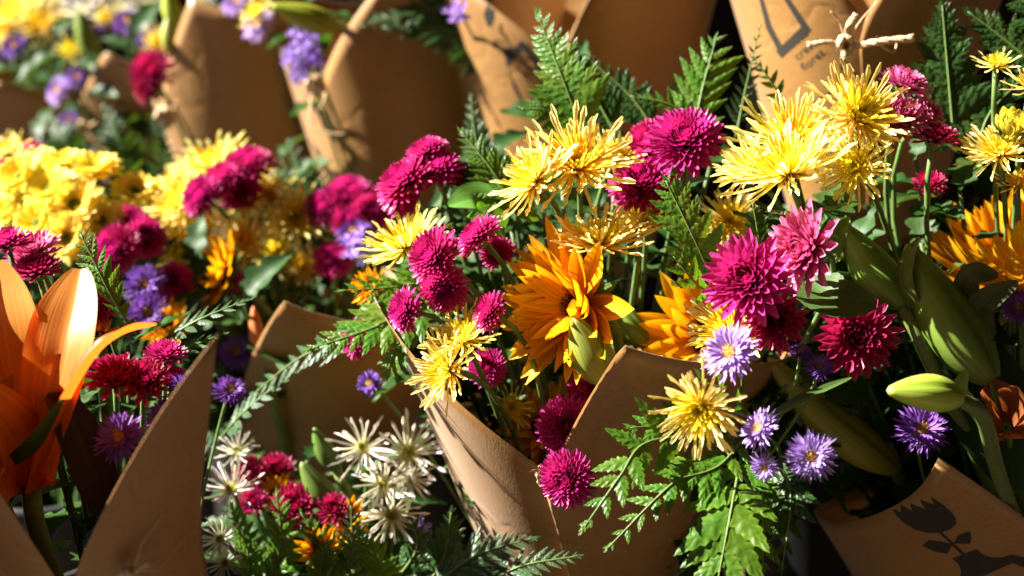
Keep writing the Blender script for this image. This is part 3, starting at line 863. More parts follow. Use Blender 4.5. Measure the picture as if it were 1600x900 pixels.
# ------------------------------------------------------------------ leaf and frond builders
def path_strip(pts, halfw, nrm, cup=0.3, nx=6, c0=(1, 1, 1), c1=(1, 1, 1), ridge=0.0, wave=0.0, ph=0.0):
    """a petal or leaf along points; halfw(t), nrm = the way its upper side faces"""
    mb = MB(); rows = []
    m = len(pts)
    for i, p in enumerate(pts):
        t = i / (m - 1)
        d = (pts[min(i + 1, m - 1)] - pts[max(i - 1, 0)]).normalized()
        s = d.cross(nrm).normalized(); n_ = s.cross(d)
        hw = halfw(t)
        row = []
        for j in range(nx + 1):
            a = -1 + 2 * j / nx
            q = p + s * (hw * a) + n_ * (cup * hw * a * a - ridge * hw * math.exp(-(a * 5) ** 2) + wave * hw * abs(a) * math.sin(t * 17 + ph + (2 if a > 0 else 0)))
            row.append(mb.add(q, (j / nx, t), lerp(c0, c1, t)))
        rows.append(row)
    mb.rows(rows)
    return mb

def leaflet_mesh(rnd, hw, teeth, depth, fold, droop, col, tipc):
    mb = MB(); rows = []
    per = 4
    n = teeth * per
    for i in range(n + 1):
        t = i / n
        fr = (i % per) / per
        shape = (math.sin(math.pi * min(1, (0.10 + 0.90 * t)) ** 0.62)) ** 0.85 if t < 1 else 0.02
        wdt = hw * shape * (1 - depth * (1 - ((fr + 0.25) % 1.0)))
        z = -droop * t * t
        row = []
        for j in range(5):
            a = -1 + j / 2
            row.append(mb.add((t + (0.02 * abs(a)), wdt * a, z - fold * wdt * abs(a) + 0.04 * wdt * abs(a) * math.sin(2 * math.pi * fr)), (j / 4, t * teeth / 6), lerp(col, tipc, abs(a) ** 3)))
        rows.append(row)
    mb.rows(rows)
    return mb.mesh('leaflet')

LEAFLET = {}
def leaflets(style):
    if style not in LEAFLET:
        rnd = random.Random(hash_kind(style))
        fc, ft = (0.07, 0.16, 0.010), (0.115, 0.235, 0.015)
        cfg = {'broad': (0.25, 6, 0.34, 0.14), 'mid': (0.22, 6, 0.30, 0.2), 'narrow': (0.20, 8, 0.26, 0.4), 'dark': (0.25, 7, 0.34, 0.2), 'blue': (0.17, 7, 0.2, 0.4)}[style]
        if style == 'dark': fc, ft = (0.035, 0.085, 0.016), (0.05, 0.11, 0.02)  # fronds hanging in shade: that shade is put into the green
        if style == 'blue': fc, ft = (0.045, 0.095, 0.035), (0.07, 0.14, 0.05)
        LEAFLET[style] = [leaflet_mesh(rnd, cfg[0] * rnd.uniform(.9, 1.1), cfg[1], cfg[2], cfg[3] * rnd.uniform(.6, 1.4), rnd.uniform(-.03, .16), fc, ft) for _ in range(4)]
        for me in LEAFLET[style]:
            me.materials.append(M['fern'])
    return LEAFLET[style]

def fern(pts, wid, pairs, style, label, face=(0, .25, 1), shape='tri', ang=38, jit_=0.18, name='fern_frond', cat='fern', group='fern fronds'):
    rnd = random.Random(int(pts[0][0] * 3 + pts[-1][1] * 5 + wid))
    w3 = [P(*p) for p in pts]
    curve = crom(w3, 10)
    m = len(curve) - 1
    base = curve[0]
    r = root(name, label, cat, Matrix.Translation(base), group)
    mb = MB()
    n = len(curve)
    tube(mb, [p - base for p in curve], [0.0010 * (1 - 0.75 * i / n) for i in range(n)], 6, (0.09, 0.14, 0.03), (0.12, 0.2, 0.04))
    link('stalk', mb.mesh('frond stalk'), M['stem'], r)
    N0 = Dv(*face)
    vs = leaflets(style)
    dmean = sum(p[2] for p in pts) / len(pts)
    wid_m = wid * 0.72 * dmean / 1600
    t_start = 0.18 if shape == 'tri' else 0.10
    for k in range(pairs):
        t = t_start + (0.965 - t_start) * (k / max(1, pairs - 1)) ** 0.92
        f = t * m; i0 = min(m - 1, int(f)); p = curve[i0].lerp(curve[i0 + 1], f - i0)
        T = (curve[min(m, i0 + 1)] - curve[max(0, i0 - 1 if i0 else 0)]).normalized()
        S = T.cross(N0).normalized(); Nn = S.cross(T)
        u = (t - t_start) / (1 - t_start)
        prof = (1 - u) ** 0.75 * 0.97 + 0.10 if shape == 'tri' else math.sin(math.pi * (0.18 + 0.80 * u)) ** 0.7
        for sgn in (-1, 1):
            L = wid_m * 0.5 * prof * rnd.uniform(.85, 1.12)
            a = rad(ang + 14 * u + rnd.uniform(-8, 8))
            X = (S * sgn * math.cos(a) + T * math.sin(a)).normalized()
            nn = (Nn + S * rnd.uniform(-jit_, jit_) + T * rnd.uniform(-jit_, jit_)).normalized()
            Y = nn.cross(X).normalized(); Z = X.cross(Y)
            mw = Matrix((X, Y, Z)).transposed().to_4x4()
            mw = Matrix.Translation(p - base + T * (sgn * 0.0012)) @ mw @ Matrix.Scale(L, 4)
            link('leaflet', rnd.choice(vs), None, r, mw)
    T = (curve[m] - curve[m - 1]).normalized()
    S = T.cross(N0).normalized(); Z = S.cross(T)
    Y = Z.cross(T)
    mw = Matrix((T, Y, Z)).transposed().to_4x4()
    link('leaflet', vs[0], None, r, Matrix.Translation(curve[m - 1] - base) @ mw @ Matrix.Scale(wid_m * 0.17, 4))
    return r

FERNS = [
 ([(1158, 715, .735), (1142, 800, .712), (1120, 915, .70)], 215, 6, 'broad', 'bright sunlit fern frond with broad toothed leaflets hanging lowest', (-.25, .1, 1), 'oval'),
 ([(1110, 680, .735), (1010, 692, .72), (968, 745, .71), (914, 822, .705)], 160, 6, 'broad', 'sunlit fern frond pointing down beside the sunlit magenta pompon', (-.3, .25, 1), 'tri'),
 ([(1125, 700, .735), (1040, 765, .722), (948, 858, .715)], 120, 7, 'mid', 'grey glinting fern frond between two brighter ones over the paper', (-.1, .5, .8), 'tri'),
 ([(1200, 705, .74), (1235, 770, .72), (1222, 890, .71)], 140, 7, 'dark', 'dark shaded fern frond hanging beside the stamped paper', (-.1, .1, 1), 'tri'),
 ([(1165, 700, .74), (1190, 790, .722), (1192, 890, .715)], 120, 6, 'broad', 'yellow green fern frond half under the dark hanging one', (-.3, .2, 1), 'oval'),
 ([(1150, 690, .745), (1080, 665, .735), (985, 668, .725)], 125, 6, 'broad', 'fern frond with curled glossy leaflets under the drooping spider chrysanthemum', (-.2, .6, .8), 'oval'),
 ([(1165, 640, .735), (1125, 606, .722), (1082, 596, .718)], 70, 4, 'broad', 'short bright fern frond just under the largest lilac aster', (-.3, .5, .8), 'oval'),
 ([(1190, 660, .735), (1130, 640, .72), (1095, 660, .715)], 70, 4, 'broad', 'short toothed fern frond beside the sideways lilac aster', (-.2, .5, .8), 'oval'),
 ([(1160, 690, .74), (1120, 730, .725), (1060, 748, .72)], 130, 6, 'mid', 'dark green fern frond in the middle of the hanging ferns', (-.2, .4, .9), 'oval'),
 ([(1135, 482, .785), (1088, 380, .768), (1040, 282, .765)], 130, 8, 'broad', 'bright upright fern frond leaning beside the large sunlit pompon', (-.45, .2, .9), 'oval'),
 ([(1130, 470, .785), (1090, 445, .765), (1052, 400, .76)], 80, 5, 'broad', 'short bright fern frond at the foot of the upright one', (-.4, .3, .9), 'oval'),
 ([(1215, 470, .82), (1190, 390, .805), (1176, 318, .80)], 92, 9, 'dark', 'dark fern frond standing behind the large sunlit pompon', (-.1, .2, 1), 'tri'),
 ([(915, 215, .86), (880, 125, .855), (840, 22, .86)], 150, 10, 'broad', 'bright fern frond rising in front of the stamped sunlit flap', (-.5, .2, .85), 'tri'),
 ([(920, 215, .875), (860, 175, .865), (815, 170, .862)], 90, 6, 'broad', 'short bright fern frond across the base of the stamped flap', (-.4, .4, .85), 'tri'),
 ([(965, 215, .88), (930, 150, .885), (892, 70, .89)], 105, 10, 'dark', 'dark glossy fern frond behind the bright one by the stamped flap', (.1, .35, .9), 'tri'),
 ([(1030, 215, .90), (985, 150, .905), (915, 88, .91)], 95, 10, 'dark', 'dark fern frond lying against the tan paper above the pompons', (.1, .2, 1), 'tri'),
 ([(1085, 215, .87), (1095, 150, .875), (1118, 62, .88)], 140, 7, 'narrow', 'fern frond with upright finger leaflets against the tan paper', (-.1, .3, 1), 'oval'),
 ([(1090, 205, .87), (1050, 165, .87), (985, 150, .87)], 70, 7, 'mid', 'fern frond lying flat above the domed magenta pompon', (-.2, .4, .9), 'tri'),
 ([(1150, 215, .89), (1165, 140, .89), (1188, 38, .885)], 62, 10, 'blue', 'dark bluish fern frond along the edge of the lettered cone', (.1, .2, 1), 'tri'),
 ([(1228, 165, .865), (1200, 120, .862), (1172, 86, .862)], 46, 6, 'broad', 'small bright fern tip below the lettered cone edge', (-.4, .4, .8), 'tri'),
 ([(815, 350, .85), (775, 275, .845), (720, 205, .85)], 120, 11, 'narrow', 'fern frond arching behind the sun-bleached spider chrysanthemum', (-.1, .45, .9), 'tri'),
 ([(860, 360, .85), (800, 300, .84), (738, 300, .835)], 96, 10, 'narrow', 'fern frond with glinting leaflet edges beside the bleached spider chrysanthemum', (0, .7, .7), 'tri'),
 ([(720, 420, .85), (640, 445, .835), (530, 455, .82)], 120, 8, 'mid', 'fern frond reaching out below the curled yellow chrysanthemum', (-.1, .5, .9), 'tri'),
 ([(720, 430, .85), (610, 500, .825), (486, 545, .815)], 170, 9, 'mid', 'long fern frond hanging out over the plain paper edge', (-.2, .5, .9), 'tri'),
 ([(660, 470, .84), (620, 540, .825), (605, 590, .82)], 80, 7, 'mid', 'short fern frond dangling over the paper edge under the pompons', (-.3, .5, .9), 'oval'),
 ([(700, 520, .84), (660, 520, .825), (700, 520, .82)][:2] + [(612, 548, .815)], 60, 6, 'broad', 'little bright fern frond under the lowest-hanging pompon', (-.4, .5, .8), 'oval'),
 ([(600, 522, .84), (490, 548, .865), (415, 600, .885), (362, 655, .90)], 96, 11, 'blue', 'thin bluish fern tip trailing far out over the plain cone', (-.1, .7, .7), 'tri'),
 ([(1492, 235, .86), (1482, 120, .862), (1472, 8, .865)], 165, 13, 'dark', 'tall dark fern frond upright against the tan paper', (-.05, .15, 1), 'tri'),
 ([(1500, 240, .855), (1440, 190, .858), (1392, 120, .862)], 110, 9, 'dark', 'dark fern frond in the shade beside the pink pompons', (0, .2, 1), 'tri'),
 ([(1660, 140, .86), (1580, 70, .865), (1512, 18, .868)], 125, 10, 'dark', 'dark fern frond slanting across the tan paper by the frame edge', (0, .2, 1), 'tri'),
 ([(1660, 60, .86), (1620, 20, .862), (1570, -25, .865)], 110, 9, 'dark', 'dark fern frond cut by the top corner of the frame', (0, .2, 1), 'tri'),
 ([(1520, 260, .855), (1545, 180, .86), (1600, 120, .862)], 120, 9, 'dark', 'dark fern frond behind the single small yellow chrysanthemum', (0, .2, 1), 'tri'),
 ([(830, 95, 1.13), (700, 50, 1.12), (585, 28, 1.12)], 130, 12, 'dark', 'blurred dark fern frond drooping across the big kraft cone', (0, .2, 1), 'tri'),
 ([(800, -10, 1.13), (690, 10, 1.12), (560, 42, 1.115)], 90, 11, 'dark', 'blurred dark fern frond along the top of the big kraft cone', (0, .2, 1), 'tri'),
 ([(770, 300, .95), (745, 230, .96), (735, 150, .97)], 90, 9, 'dark', 'dark fern frond in the gap beside the stamped cone', (0, .2, 1), 'tri'),
 ([(212, 525, .78), (168, 450, .765), (126, 366, .765)], 100, 9, 'narrow', 'bright upright fern frond behind the orange lily petal', (-.5, .2, .9), 'oval'),
 ([(225, 555, .82), (300, 505, .81), (392, 466, .81)], 110, 8, 'blue', 'glinting grey fern frond above the sharp paper tip', (-.3, .8, .5), 'tri'),
 ([(235, 575, .82), (290, 545, .81), (352, 520, .81)], 100, 7, 'blue', 'short glinting fern frond under the grey one', (-.3, .8, .5), 'tri'),
 ([(340, 690, .90), (385, 640, .885), (460, 580, .88)], 100, 8, 'blue', 'bluish fern frond beside the sharp paper tip over the plain cone', (-.3, .7, .6), 'tri'),
 ([(435, 930, .86), (440, 850, .85), (432, 770, .85)], 110, 9, 'narrow', 'blurred yellow green fern frond beside the lily wrapper', (-.3, .4, .9), 'tri'),
 ([(395, 930, .85), (385, 850, .845), (362, 790, .845)], 95, 9, 'narrow', 'blurred green fern frond under the bright white chrysanthemum', (-.3, .4, .9), 'tri'),
 ([(480, 930, .84), (500, 860, .835), (470, 800, .835)], 90, 9, 'narrow', 'blurred fern frond among orange petals below the buds', (-.3, .4, .9), 'tri'),
 ([(540, 940, .84), (550, 860, .835), (548, 790, .835)], 96, 9, 'blue', 'blurred bluish fern frond upright under the white cluster', (0, .4, .9), 'tri'),
 ([(600, 940, .84), (590, 880, .83), (560, 830, .83)], 100, 9, 'narrow', 'blurred green fern frond low under the white cluster', (-.3, .4, .9), 'tri'),
 ([(640, 940, .85), (690, 880, .84), (705, 800, .84)], 120, 10, 'dark', 'blurred dark fern frond against the sunlit paper side', (0, .4, .9), 'tri'),
 ([(660, 930, .84), (740, 870, .83), (835, 840, .825)], 130, 12, 'blue', 'blurred grey blue fern frond lying along the lower frame edge', (0, .6, .8), 'tri'),
 ([(720, 950, .83), (800, 890, .82), (905, 868, .815)], 110, 11, 'blue', 'blurred bluish fern frond lowest under the tied paper neck', (0, .6, .8), 'tri'),
 ([(600, 930, .85), (650, 860, .845), (640, 810, .845)], 90, 9, 'dark', 'blurred dark fern frond just below the white cluster', (0, .4, .9), 'tri'),
 ([(400, 960, .84), (425, 900, .83), (450, 850, .83)], 100, 9, 'narrow', 'blurred sunny fern frond at the lower frame edge', (-.3, .5, .9), 'tri'),
 ([(520, 960, .83), (500, 900, .825), (510, 850, .825)], 100, 9, 'narrow', 'blurred fern frond at the lower frame edge near the small pompon', (-.3, .5, .9), 'tri'),
 ([(205, 290, 1.2), (190, 230, 1.19), (160, 165, 1.2)], 90, 9, 'dark', 'blurred dark fern frond over the narrow kraft cone', (0, .3, 1), 'tri'),
 ([(255, 290, 1.2), (250, 230, 1.18), (238, 178, 1.18)], 70, 9, 'blue', 'blurred dark fern frond below the magenta pompon in the back row', (0, .3, 1), 'tri'),
 ([(110, 280, 1.25), (105, 230, 1.24), (80, 185, 1.25)], 90, 9, 'dark', 'blurred dark fern frond behind the daisy clump', (0, .3, 1), 'tri'),
 ([(520, 330, 1.1), (505, 290, 1.09), (482, 248, 1.1)], 60, 8, 'blue', 'blurred bluish fern tip at the foot of the big kraft cone', (0, .4, .9), 'tri'),
 ([(460, 330, 1.12), (470, 280, 1.12), (450, 220, 1.13)], 80, 8, 'dark', 'blurred black green fern frond between two back cones', (0, .3, 1), 'tri'),
]
for f_ in FERNS:
    fern(*f_)

# ------------------------------------------------------------------ chrysanthemum foliage filling the bouquets
LEAFM = []
def leaf_mesh(rnd):
    """lobed chrysanthemum leaf, one unit long"""
    mb = MB(); rows = []
    n = 24
    dr = rnd.uniform(.1, .5); fo = rnd.uniform(.1, .4)
    for i in range(n + 1):
        t = i / n
        lob = 0.62 + 0.38 * abs(math.sin(t * math.pi * 3.5))
        wv = 0.27 * math.sin(math.pi * min(1, 0.04 + 0.96 * t ** 0.85)) ** 0.8 * lob if t < 1 else 0.0
        if t < 0.16: wv = 0.03
        row = []
        for j in range(5):
            a = -1 + j / 2
            row.append(mb.add((t - 0.06 * (1 - abs(a)) , wv * a, -dr * t * t + fo * wv * abs(a) + 0.02 * math.sin(t * 20) * abs(a)), (j / 4, t), lerp((0.022, 0.058, 0.010), (0.032, 0.08, 0.013), t)))
        rows.append(row)
    mb.rows(rows)
    return mb.mesh('leaf')
rl_ = random.Random(5)
for _ in range(5):
    me = leaf_mesh(rl_); me.materials.append(M['leaf']); LEAFM.append(me)

def leafy(x, y, d, key, label, group, nl=9, size=0.04, span=0.55):
    rnd = random.Random(int(x * 3 + y * 11 + d * 100))
    W = WR[key]
    tip = P(x, y, d); b = W.bind
    up = (tip - W.O).normalized()
    pts = bez(b, b.lerp(tip, .35) + up * .02, b.lerp(tip, .7) + up * .01, tip, 12)
    r = root('leafy_stem', label, 'foliage', Matrix.Translation(tip), group)
    mb = MB(); tube(mb, [p - tip for p in pts], 0.0014, 6, (0.07, 0.12, 0.03))
    link('stem', mb.mesh('leafy stem'), M['stem'], r)
    for k in range(nl):
        t = 1 - span * (k / nl)
        f = t * 12; i0 = min(11, int(f)); p = pts[i0].lerp(pts[i0 + 1], f - i0)
        T = (pts[i0 + 1] - pts[i0]).normalized()
        az = k * 2.4 + rnd.uniform(-.5, .5)
        x0 = T.orthogonal().normalized(); y0 = T.cross(x0)
        out = x0 * math.cos(az) + y0 * math.sin(az)
        X = (out * 0.85 + T * rnd.uniform(.1, .8)).normalized()
        Y = T.cross(X).normalized(); Z = X.cross(Y)
        mw = Matrix((X, Y, Z)).transposed().to_4x4()
        link('leaf', rnd.choice(LEAFM), None, r, Matrix.Translation(p - tip) @ mw @ Matrix.Scale(size * rnd.uniform(.7, 1.2), 4))

FILL = {
 'W2': ('leafy chrysanthemum stem packed among the flowers of the big mixed bouquet', [(620, 430), (660, 350), (690, 490), (720, 300), (740, 430), (760, 560), (800, 360), (820, 620), (850, 330), (870, 700), (900, 420), (930, 520), (960, 300), (980, 430), (1000, 240), (1010, 560), (1040, 400), (1060, 300), (1080, 520), (1110, 260), (1110, 430), (1140, 380), (1160, 620), (1190, 700), (1230, 640), (1240, 560), (800, 300), (640, 560), (700, 620), (950, 640), (880, 300), (745, 330)], .87),
 'W2b': ('leafy chrysanthemum stem packed behind the lilac asters', [(1210, 440), (1240, 470), (1270, 430), (1230, 600), (1270, 620), (1310, 640), (1200, 620), (1260, 690), (1290, 350), (1260, 340), (1320, 700)], .81),
 'W3': ('leafy chrysanthemum stem packed under the great yellow chrysanthemums', [(1290, 330), (1330, 420), (1380, 330), (1400, 480), (1430, 250), (1440, 380), (1480, 560), (1500, 300), (1530, 480), (1560, 620), (1590, 540), (1350, 600), (1300, 500), (1420, 560), (1500, 680), (1380, 680), (1580, 700), (1280, 350), (1350, 340), (1460, 460)], .85),
 'W1': ('dark leafy stem deep inside the orange lily bouquet', [(60, 600), (120, 640), (180, 660), (220, 560), (240, 680), (200, 540), (40, 520), (110, 540)], .80),
 'W4': ('blurred leafy stem among the yellow and magenta flowers behind', [(260, 420), (300, 460), (350, 430), (400, 440), (440, 300), (450, 400), (490, 380), (520, 360), (560, 430), (330, 330), (390, 340), (250, 360), (330, 540), (400, 520), (500, 430)], 1.09),
 'W4b': ('blurred leafy stem in the dark hollow beside the plain kraft flap', [(230, 420), (270, 470), (300, 420), (330, 480), (360, 520), (300, 530), (250, 540), (380, 470), (345, 570)], .975),
 'B0': ('blurred leafy stem under the yellow daisy clump', [(30, 400), (80, 420), (130, 420), (180, 430), (220, 420), (150, 480), (250, 480), (50, 340), (120, 350), (200, 330), (20, 300), (280, 500)], 1.06),
 'B11': ('blurred leafy stem below the white chrysanthemum cluster', [(360, 800), (410, 850), (460, 840), (500, 880), (560, 850), (600, 880), (650, 880), (540, 770), (430, 790), (700, 880), (380, 740), (480, 720), (640, 790), (590, 720), (350, 870), (520, 830)], .93),
 'W6': ('blurred dark leafy stem between the back row cones', [(760, 240), (780, 320), (880, 150), (960, 180), (1050, 170), (720, 320)], 1.0),
 'W9': ('blurred dark leafy stem at the foot of the narrow cones', [(100, 210), (150, 230), (200, 230), (240, 200), (110, 110), (60, 220), (90, 60), (210, 60)], 1.38),
 'W8': ('blurred dark leafy stem behind the curled kraft point', [(250, 90), (300, 20), (380, 20), (240, 160)], 1.36),
 'W7': ('blurred dark leafy stem inside the big kraft cone', [(480, 10), (560, 0), (440, 250), (700, 10)], 1.2),
 'W10': ('blurred leafy stem under the corner chrysanthemums', [(20, 90), (60, 80), (80, 110), (30, 50)], 1.5),
 'W12': ('leafy stem in the added shading cone out of view', [(-520, 620), (-430, 600), (-600, 620), (-480, 560), (-400, 620), (-560, 680)], .72),  # unseen stems filling the added shading cone
 'W3b': ('dark leafy stem just behind the stamped paper edge', [(1320, 715), (1360, 725), (1400, 720), (1340, 690), (1430, 690)], .88),
 'W5': ('dark leafy stem behind the bow of twine', [(1250, 330), (1340, 300), (1500, 350), (1580, 250)], .96),
}
for key, (lab, pts_, d_) in FILL.items():
    key = key.rstrip('b')
    for (x_, y_) in pts_:
        leafy(x_, y_, d_ + 0.02 * math.sin(x_ * 1.7), key, lab, lab.replace('leafy', 'leafy'), 9, 0.036 if d_ < .95 else 0.045, .6 if key not in ('W3',) else .4)

# ------------------------------------------------------------------ sunflowers
SPET = []
rs_ = random.Random(77)
for k in range(6):
    mb = MB()
    petal(mb, 0, 0, 0, 1.0, 0.16 * rs_.uniform(.9, 1.12), -6, rs_.uniform(10, 30), 9, 4, P_point, rs_.uniform(.35, .7), rs_.uniform(-.15, .15), (0.66, 0.19, 0.005), lerp((0.84, 0.47, 0.008), (0.87, 0.56, 0.02), rs_.random()), 0.6, rs_.uniform(-.3, .3), 0.05, rs_)
    me = mb.mesh('sunflower petal'); me.materials.append(M['sunpetal']); SPET.append(me)

def sunflower(x, y, d, R, face, label, key, elev=(8, 24, 42), n=17, roll=0.0, disc=0.30, group='sunflowers', thin=0.0):
    rnd = random.Random(int(x + y))
    fw = Dv(*face)
    S_ = R * 0.72 * d / 1600
    mw = Matrix.Translation(P(x, y, d)) @ frame_z(fw).to_4x4() @ Matrix.Rotation(roll, 4, 'Z') @ Matrix.Scale(S_, 4)
    r = root('sunflower', label, 'sunflower', mw, group)
    for ring, e in enumerate(elev):
        for k in range(n):
            ph = 2 * math.pi * (k + ring * .37) / n + rnd.uniform(-.1, .1)
            if thin and ring < 2 and (frame_z(fw) @ Vector((math.cos(ph + roll), math.sin(ph + roll), 0))).dot(R_) > -.15 and rnd.random() < thin:
                continue
            L = (0.98 - 0.13 * ring) * rnd.uniform(.9, 1.08)
            m_ = Matrix.Rotation(ph, 4, 'Z') @ Matrix.Translation((disc * (0.85 - .08 * ring), 0, 0.03 * ring)) @ Matrix.Rotation(-rad(e + rnd.uniform(-7, 9)), 4, 'Y') @ Matrix.Rotation(rnd.uniform(-.25, .25), 4, 'X') @ Matrix.Scale(L * (1 - disc * .8), 4)
            link('petal', rnd.choice(SPET), None, r, m_)
    mb = MB()
    dome(mb, disc, disc * .35, (0.10, 0.03, 0.006), (0.05, 0.018, 0.006), rnd, 0.02, 24, 6, .06)
    for k in range(90):
        f = k / 90
        petal(mb, disc * .98 * math.sqrt(f), 0.03 + disc * .33 * math.sqrt(max(0, 1 - f)), k * GA, 0.07, 0.014, 70, 88, 2, 2, P_quill, 1, 0, (0.06, 0.02, 0.005), (0.22, 0.075, 0.012), rnd=rnd)
    link('seed_head', mb.mesh('sunflower head'), M['disc'], r)
    mb = MB()
    rows_ = []
    for i in range(4):
        rr = disc * (.3 + .75 * i / 3)
        rows_.append([mb.add((rr * math.cos(2 * math.pi * j / 16), rr * math.sin(2 * math.pi * j / 16), -.22 + .2 * i / 3), (j / 16, i / 3), (0.10, 0.14, 0.03)) for j in range(16)])
    mb.rows(rows_, True)
    for k in range(22):
        petal(mb, disc * .9, -0.06 - .05 * (k % 2), k * 2 * math.pi / 22 + rnd.uniform(-.1, .1), .42, .085, -5 + 25 * (k % 2), 10, 5, 2, P_point, .3, 0, (0.08, 0.12, 0.025), (0.11, 0.17, 0.04), rnd=rnd)
    link('sepals', mb.mesh('sunflower sepals'), M['leaf'], r)
    inv = mw.inverted()
    p0 = P(x, y, d) - fw * .006
    b = WR[key].bind
    mb = MB(); tube(mb, [inv @ q for q in bez(p0, p0 - fw * .07, b.lerp(p0, .5), b, 10)], .0038 / S_, 8, (0.11, 0.16, 0.045))
    link('stem', mb.mesh('sunflower stem'), M['stem'], r)
    return r

sunflower(902, 478, .795, 146, (-.72, .04, .7), 'sunlit orange yellow sunflower with layered petals over its dark heart', 'W2', (12, 30, 48), 20, .2, .17, thin=.3)
sunflower(1112, 530, .83, 135, (-.30, .25, .9), 'shaded golden sunflower standing behind the kraft tip', 'W2', (10, 30, 48), 15)
sunflower(848, 668, .85, 80, (-.2, .3, .9), 'dim brown sunflower in deep shade inside the paper neck', 'W2', (10, 30, 48), 15)
sunflower(1605, 440, .84, 205, (-.34, .88, .22), 'great shaded sunflower side on with green sepals beneath', 'W3', (38, 52, 64), 20, .3)
sunflower(345, 432, 1.0, 80, (-.75, .35, .55), 'blurred golden sunflower beyond the glinting grey fern', 'W4', (12, 30, 48), 15)
sunflower(262, 508, .96, 50, (.0, .5, .8), 'blurred small orange sunflower behind the glinting fern', 'B0', (12, 30, 48), 13)
sunflower(-15, 655, .70, 80, (.55, .25, .8), 'golden sunflower cut by the frame edge under the lily petals', 'W1', (0, 25, 45), 15)
sunflower(155, 525, .80, 36, (.1, .7, .6), 'tiny orange blossom between the lily petals and magenta pompons', 'W1', (30, 50, 60), 10)
sunflower(432, 772, .90, 40, (-.1, .4, .9), 'blurred orange blossom among the ferns below the plain cone', 'B11', (20, 40, 55), 13)
sunflower(545, 815, .86, 44, (-.1, .4, .9), 'blurred orange blossom under the white cluster', 'B11', (20, 40, 55), 13)
sunflower(500, 860, .84, 44, (-.1, .4, .9), 'blurred orange blossom lowest among the ferns', 'B11', (20, 40, 55), 13)
sunflower(580, 450, .86, 40, (-.4, .4, .8), 'blurred orange blossom behind the reaching fern frond', 'W2', (20, 40, 55), 12)

# ------------------------------------------------------------------ lily buds
def lily_bud(a, b, width, label, key=None, colr=((0.13, 0.17, 0.022), (0.21, 0.24, 0.035), (0.30, 0.28, 0.07)), stem_px=None, roll=0.0, bend=0.04, fat=0.85, name='lily_bud', stem_r=.0042, group='lily buds'):
    pa, pb = P(*a), P(*b)
    ax = (pb - pa); L = ax.length
    z = ax.normalized()
    mw = Matrix.Translation(pa) @ frame_z(z, -F_).to_4x4()
    r = root(name, label, 'lily bud', mw, group)
    mb = MB(); rows_ = []
    hw = width * 0.72 * a[2] / 1600 / 2
    n, seg = 26, 36
    for i in range(n + 1):
        t = i / n
        pr = (math.sin(math.pi * (0.05 + 0.90 * t) ** fat)) ** 0.8 * (1.0 - 0.22 * t)
        if t > .96: pr *= (1 - ((t - .96) / .04) ** 2 * .75)
        row = []
        for j in range(seg):
            ph = 2 * math.pi * j / seg + roll
            g = abs(math.sin(1.5 * ph))
            groove = 1 - 0.16 * math.exp(-(g / 0.16) ** 2) * (1 - .35 * t) + 0.035 * math.exp(-((1 - g) / 0.06) ** 2)
            rr = hw * pr * groove
            c = lerp(colr[0], colr[1], g ** 2)
            c = lerp(c, colr[2], max(0, (t - .88) / .12) ** 2)
            row.append(mb.add((rr * math.cos(ph) + bend * L * math.sin(math.pi * t), rr * math.sin(ph), L * t), (j / seg * 3, t), c))
        rows_.append(row)
    mb.rows(rows_, True)
    mb.f.append(tuple(rows_[-1])); mb.f.append(tuple(reversed(rows_[0])))
    link('bud', mb.mesh('lily bud'), M['bud'], r)
    inv = mw.inverted()
    if stem_px:
        pts = crom([pa + z * .004] + [P(*q) for q in stem_px], 6)
    else:
        bd = WR[key].bind
        pts = bez(pa + z * .004, pa - z * .05, bd.lerp(pa, .5), bd, 10)
    mb = MB(); tube(mb, [inv @ q for q in pts], [stem_r * (0.75 + .25 * min(1, i / 4)) for i in range(len(pts))], 10, (0.13, 0.18, 0.04), (0.09, 0.14, 0.03))
    link('stem', mb.mesh('lily stem'), M['stem'], r)
    return r
LIME = ((0.26, 0.36, 0.03), (0.40, 0.47, 0.06), (0.42, 0.45, 0.10))
OLIVE = ((0.095, 0.18, 0.022), (0.165, 0.265, 0.036), (0.32, 0.30, 0.07))
lily_bud((1412, 478, .795), (1318, 352, .805), 78, 'olive lily bud leaning away on a thick stem, next to the pink pompon', stem_px=[(1432, 520, .792), (1470, 600, .795), (1530, 720, .810), (1600, 900, .850)], colr=OLIVE)
lily_bud((1548, 595, .785), (1416, 382, .800), 104, 'longest olive lily bud, lying under the shaded sunflower', stem_px=[(1560, 640, .792), (1580, 720, .810), (1630, 900, .850)], colr=OLIVE, roll=.5)
lily_bud((1502, 622, .70), (1386, 610, .69), 64, 'small lime lily bud pointing sideways over the shaded aster', stem_px=[(1535, 650, .71), (1560, 740, .755), (1620, 900, .83)], colr=LIME, roll=.4, bend=-.02)
lily_bud((952, 598, .775), (896, 496, .765), 74, 'olive lily bud leaning against the sunlit sunflower', 'W2', colr=((0.13, 0.16, 0.02), (0.22, 0.24, 0.03), (0.3, 0.28, .06)), roll=.3)
lily_bud((1010, 540, .84), (958, 468, .84), 50, 'dark green lily bud behind the olive one by the sunflower', 'W2', colr=OLIVE)
lily_bud((1400, 735, .83), (1200, 560, .79), 74, 'broad olive lily bud in shade behind the lilac asters', stem_px=[(1430, 790, .88), (1500, 930, .93)], colr=((0.13, 0.14, 0.014), (0.22, 0.21, 0.02), (0.26, 0.24, 0.05)), roll=.2)
lily_bud((528, 735, .885), (490, 668, .88), 36, 'blurred green lily bud, upper of two beside the white cluster', 'B11', colr=((0.07, 0.13, 0.02), (0.11, 0.19, 0.03), (0.13, 0.2, 0.04)))
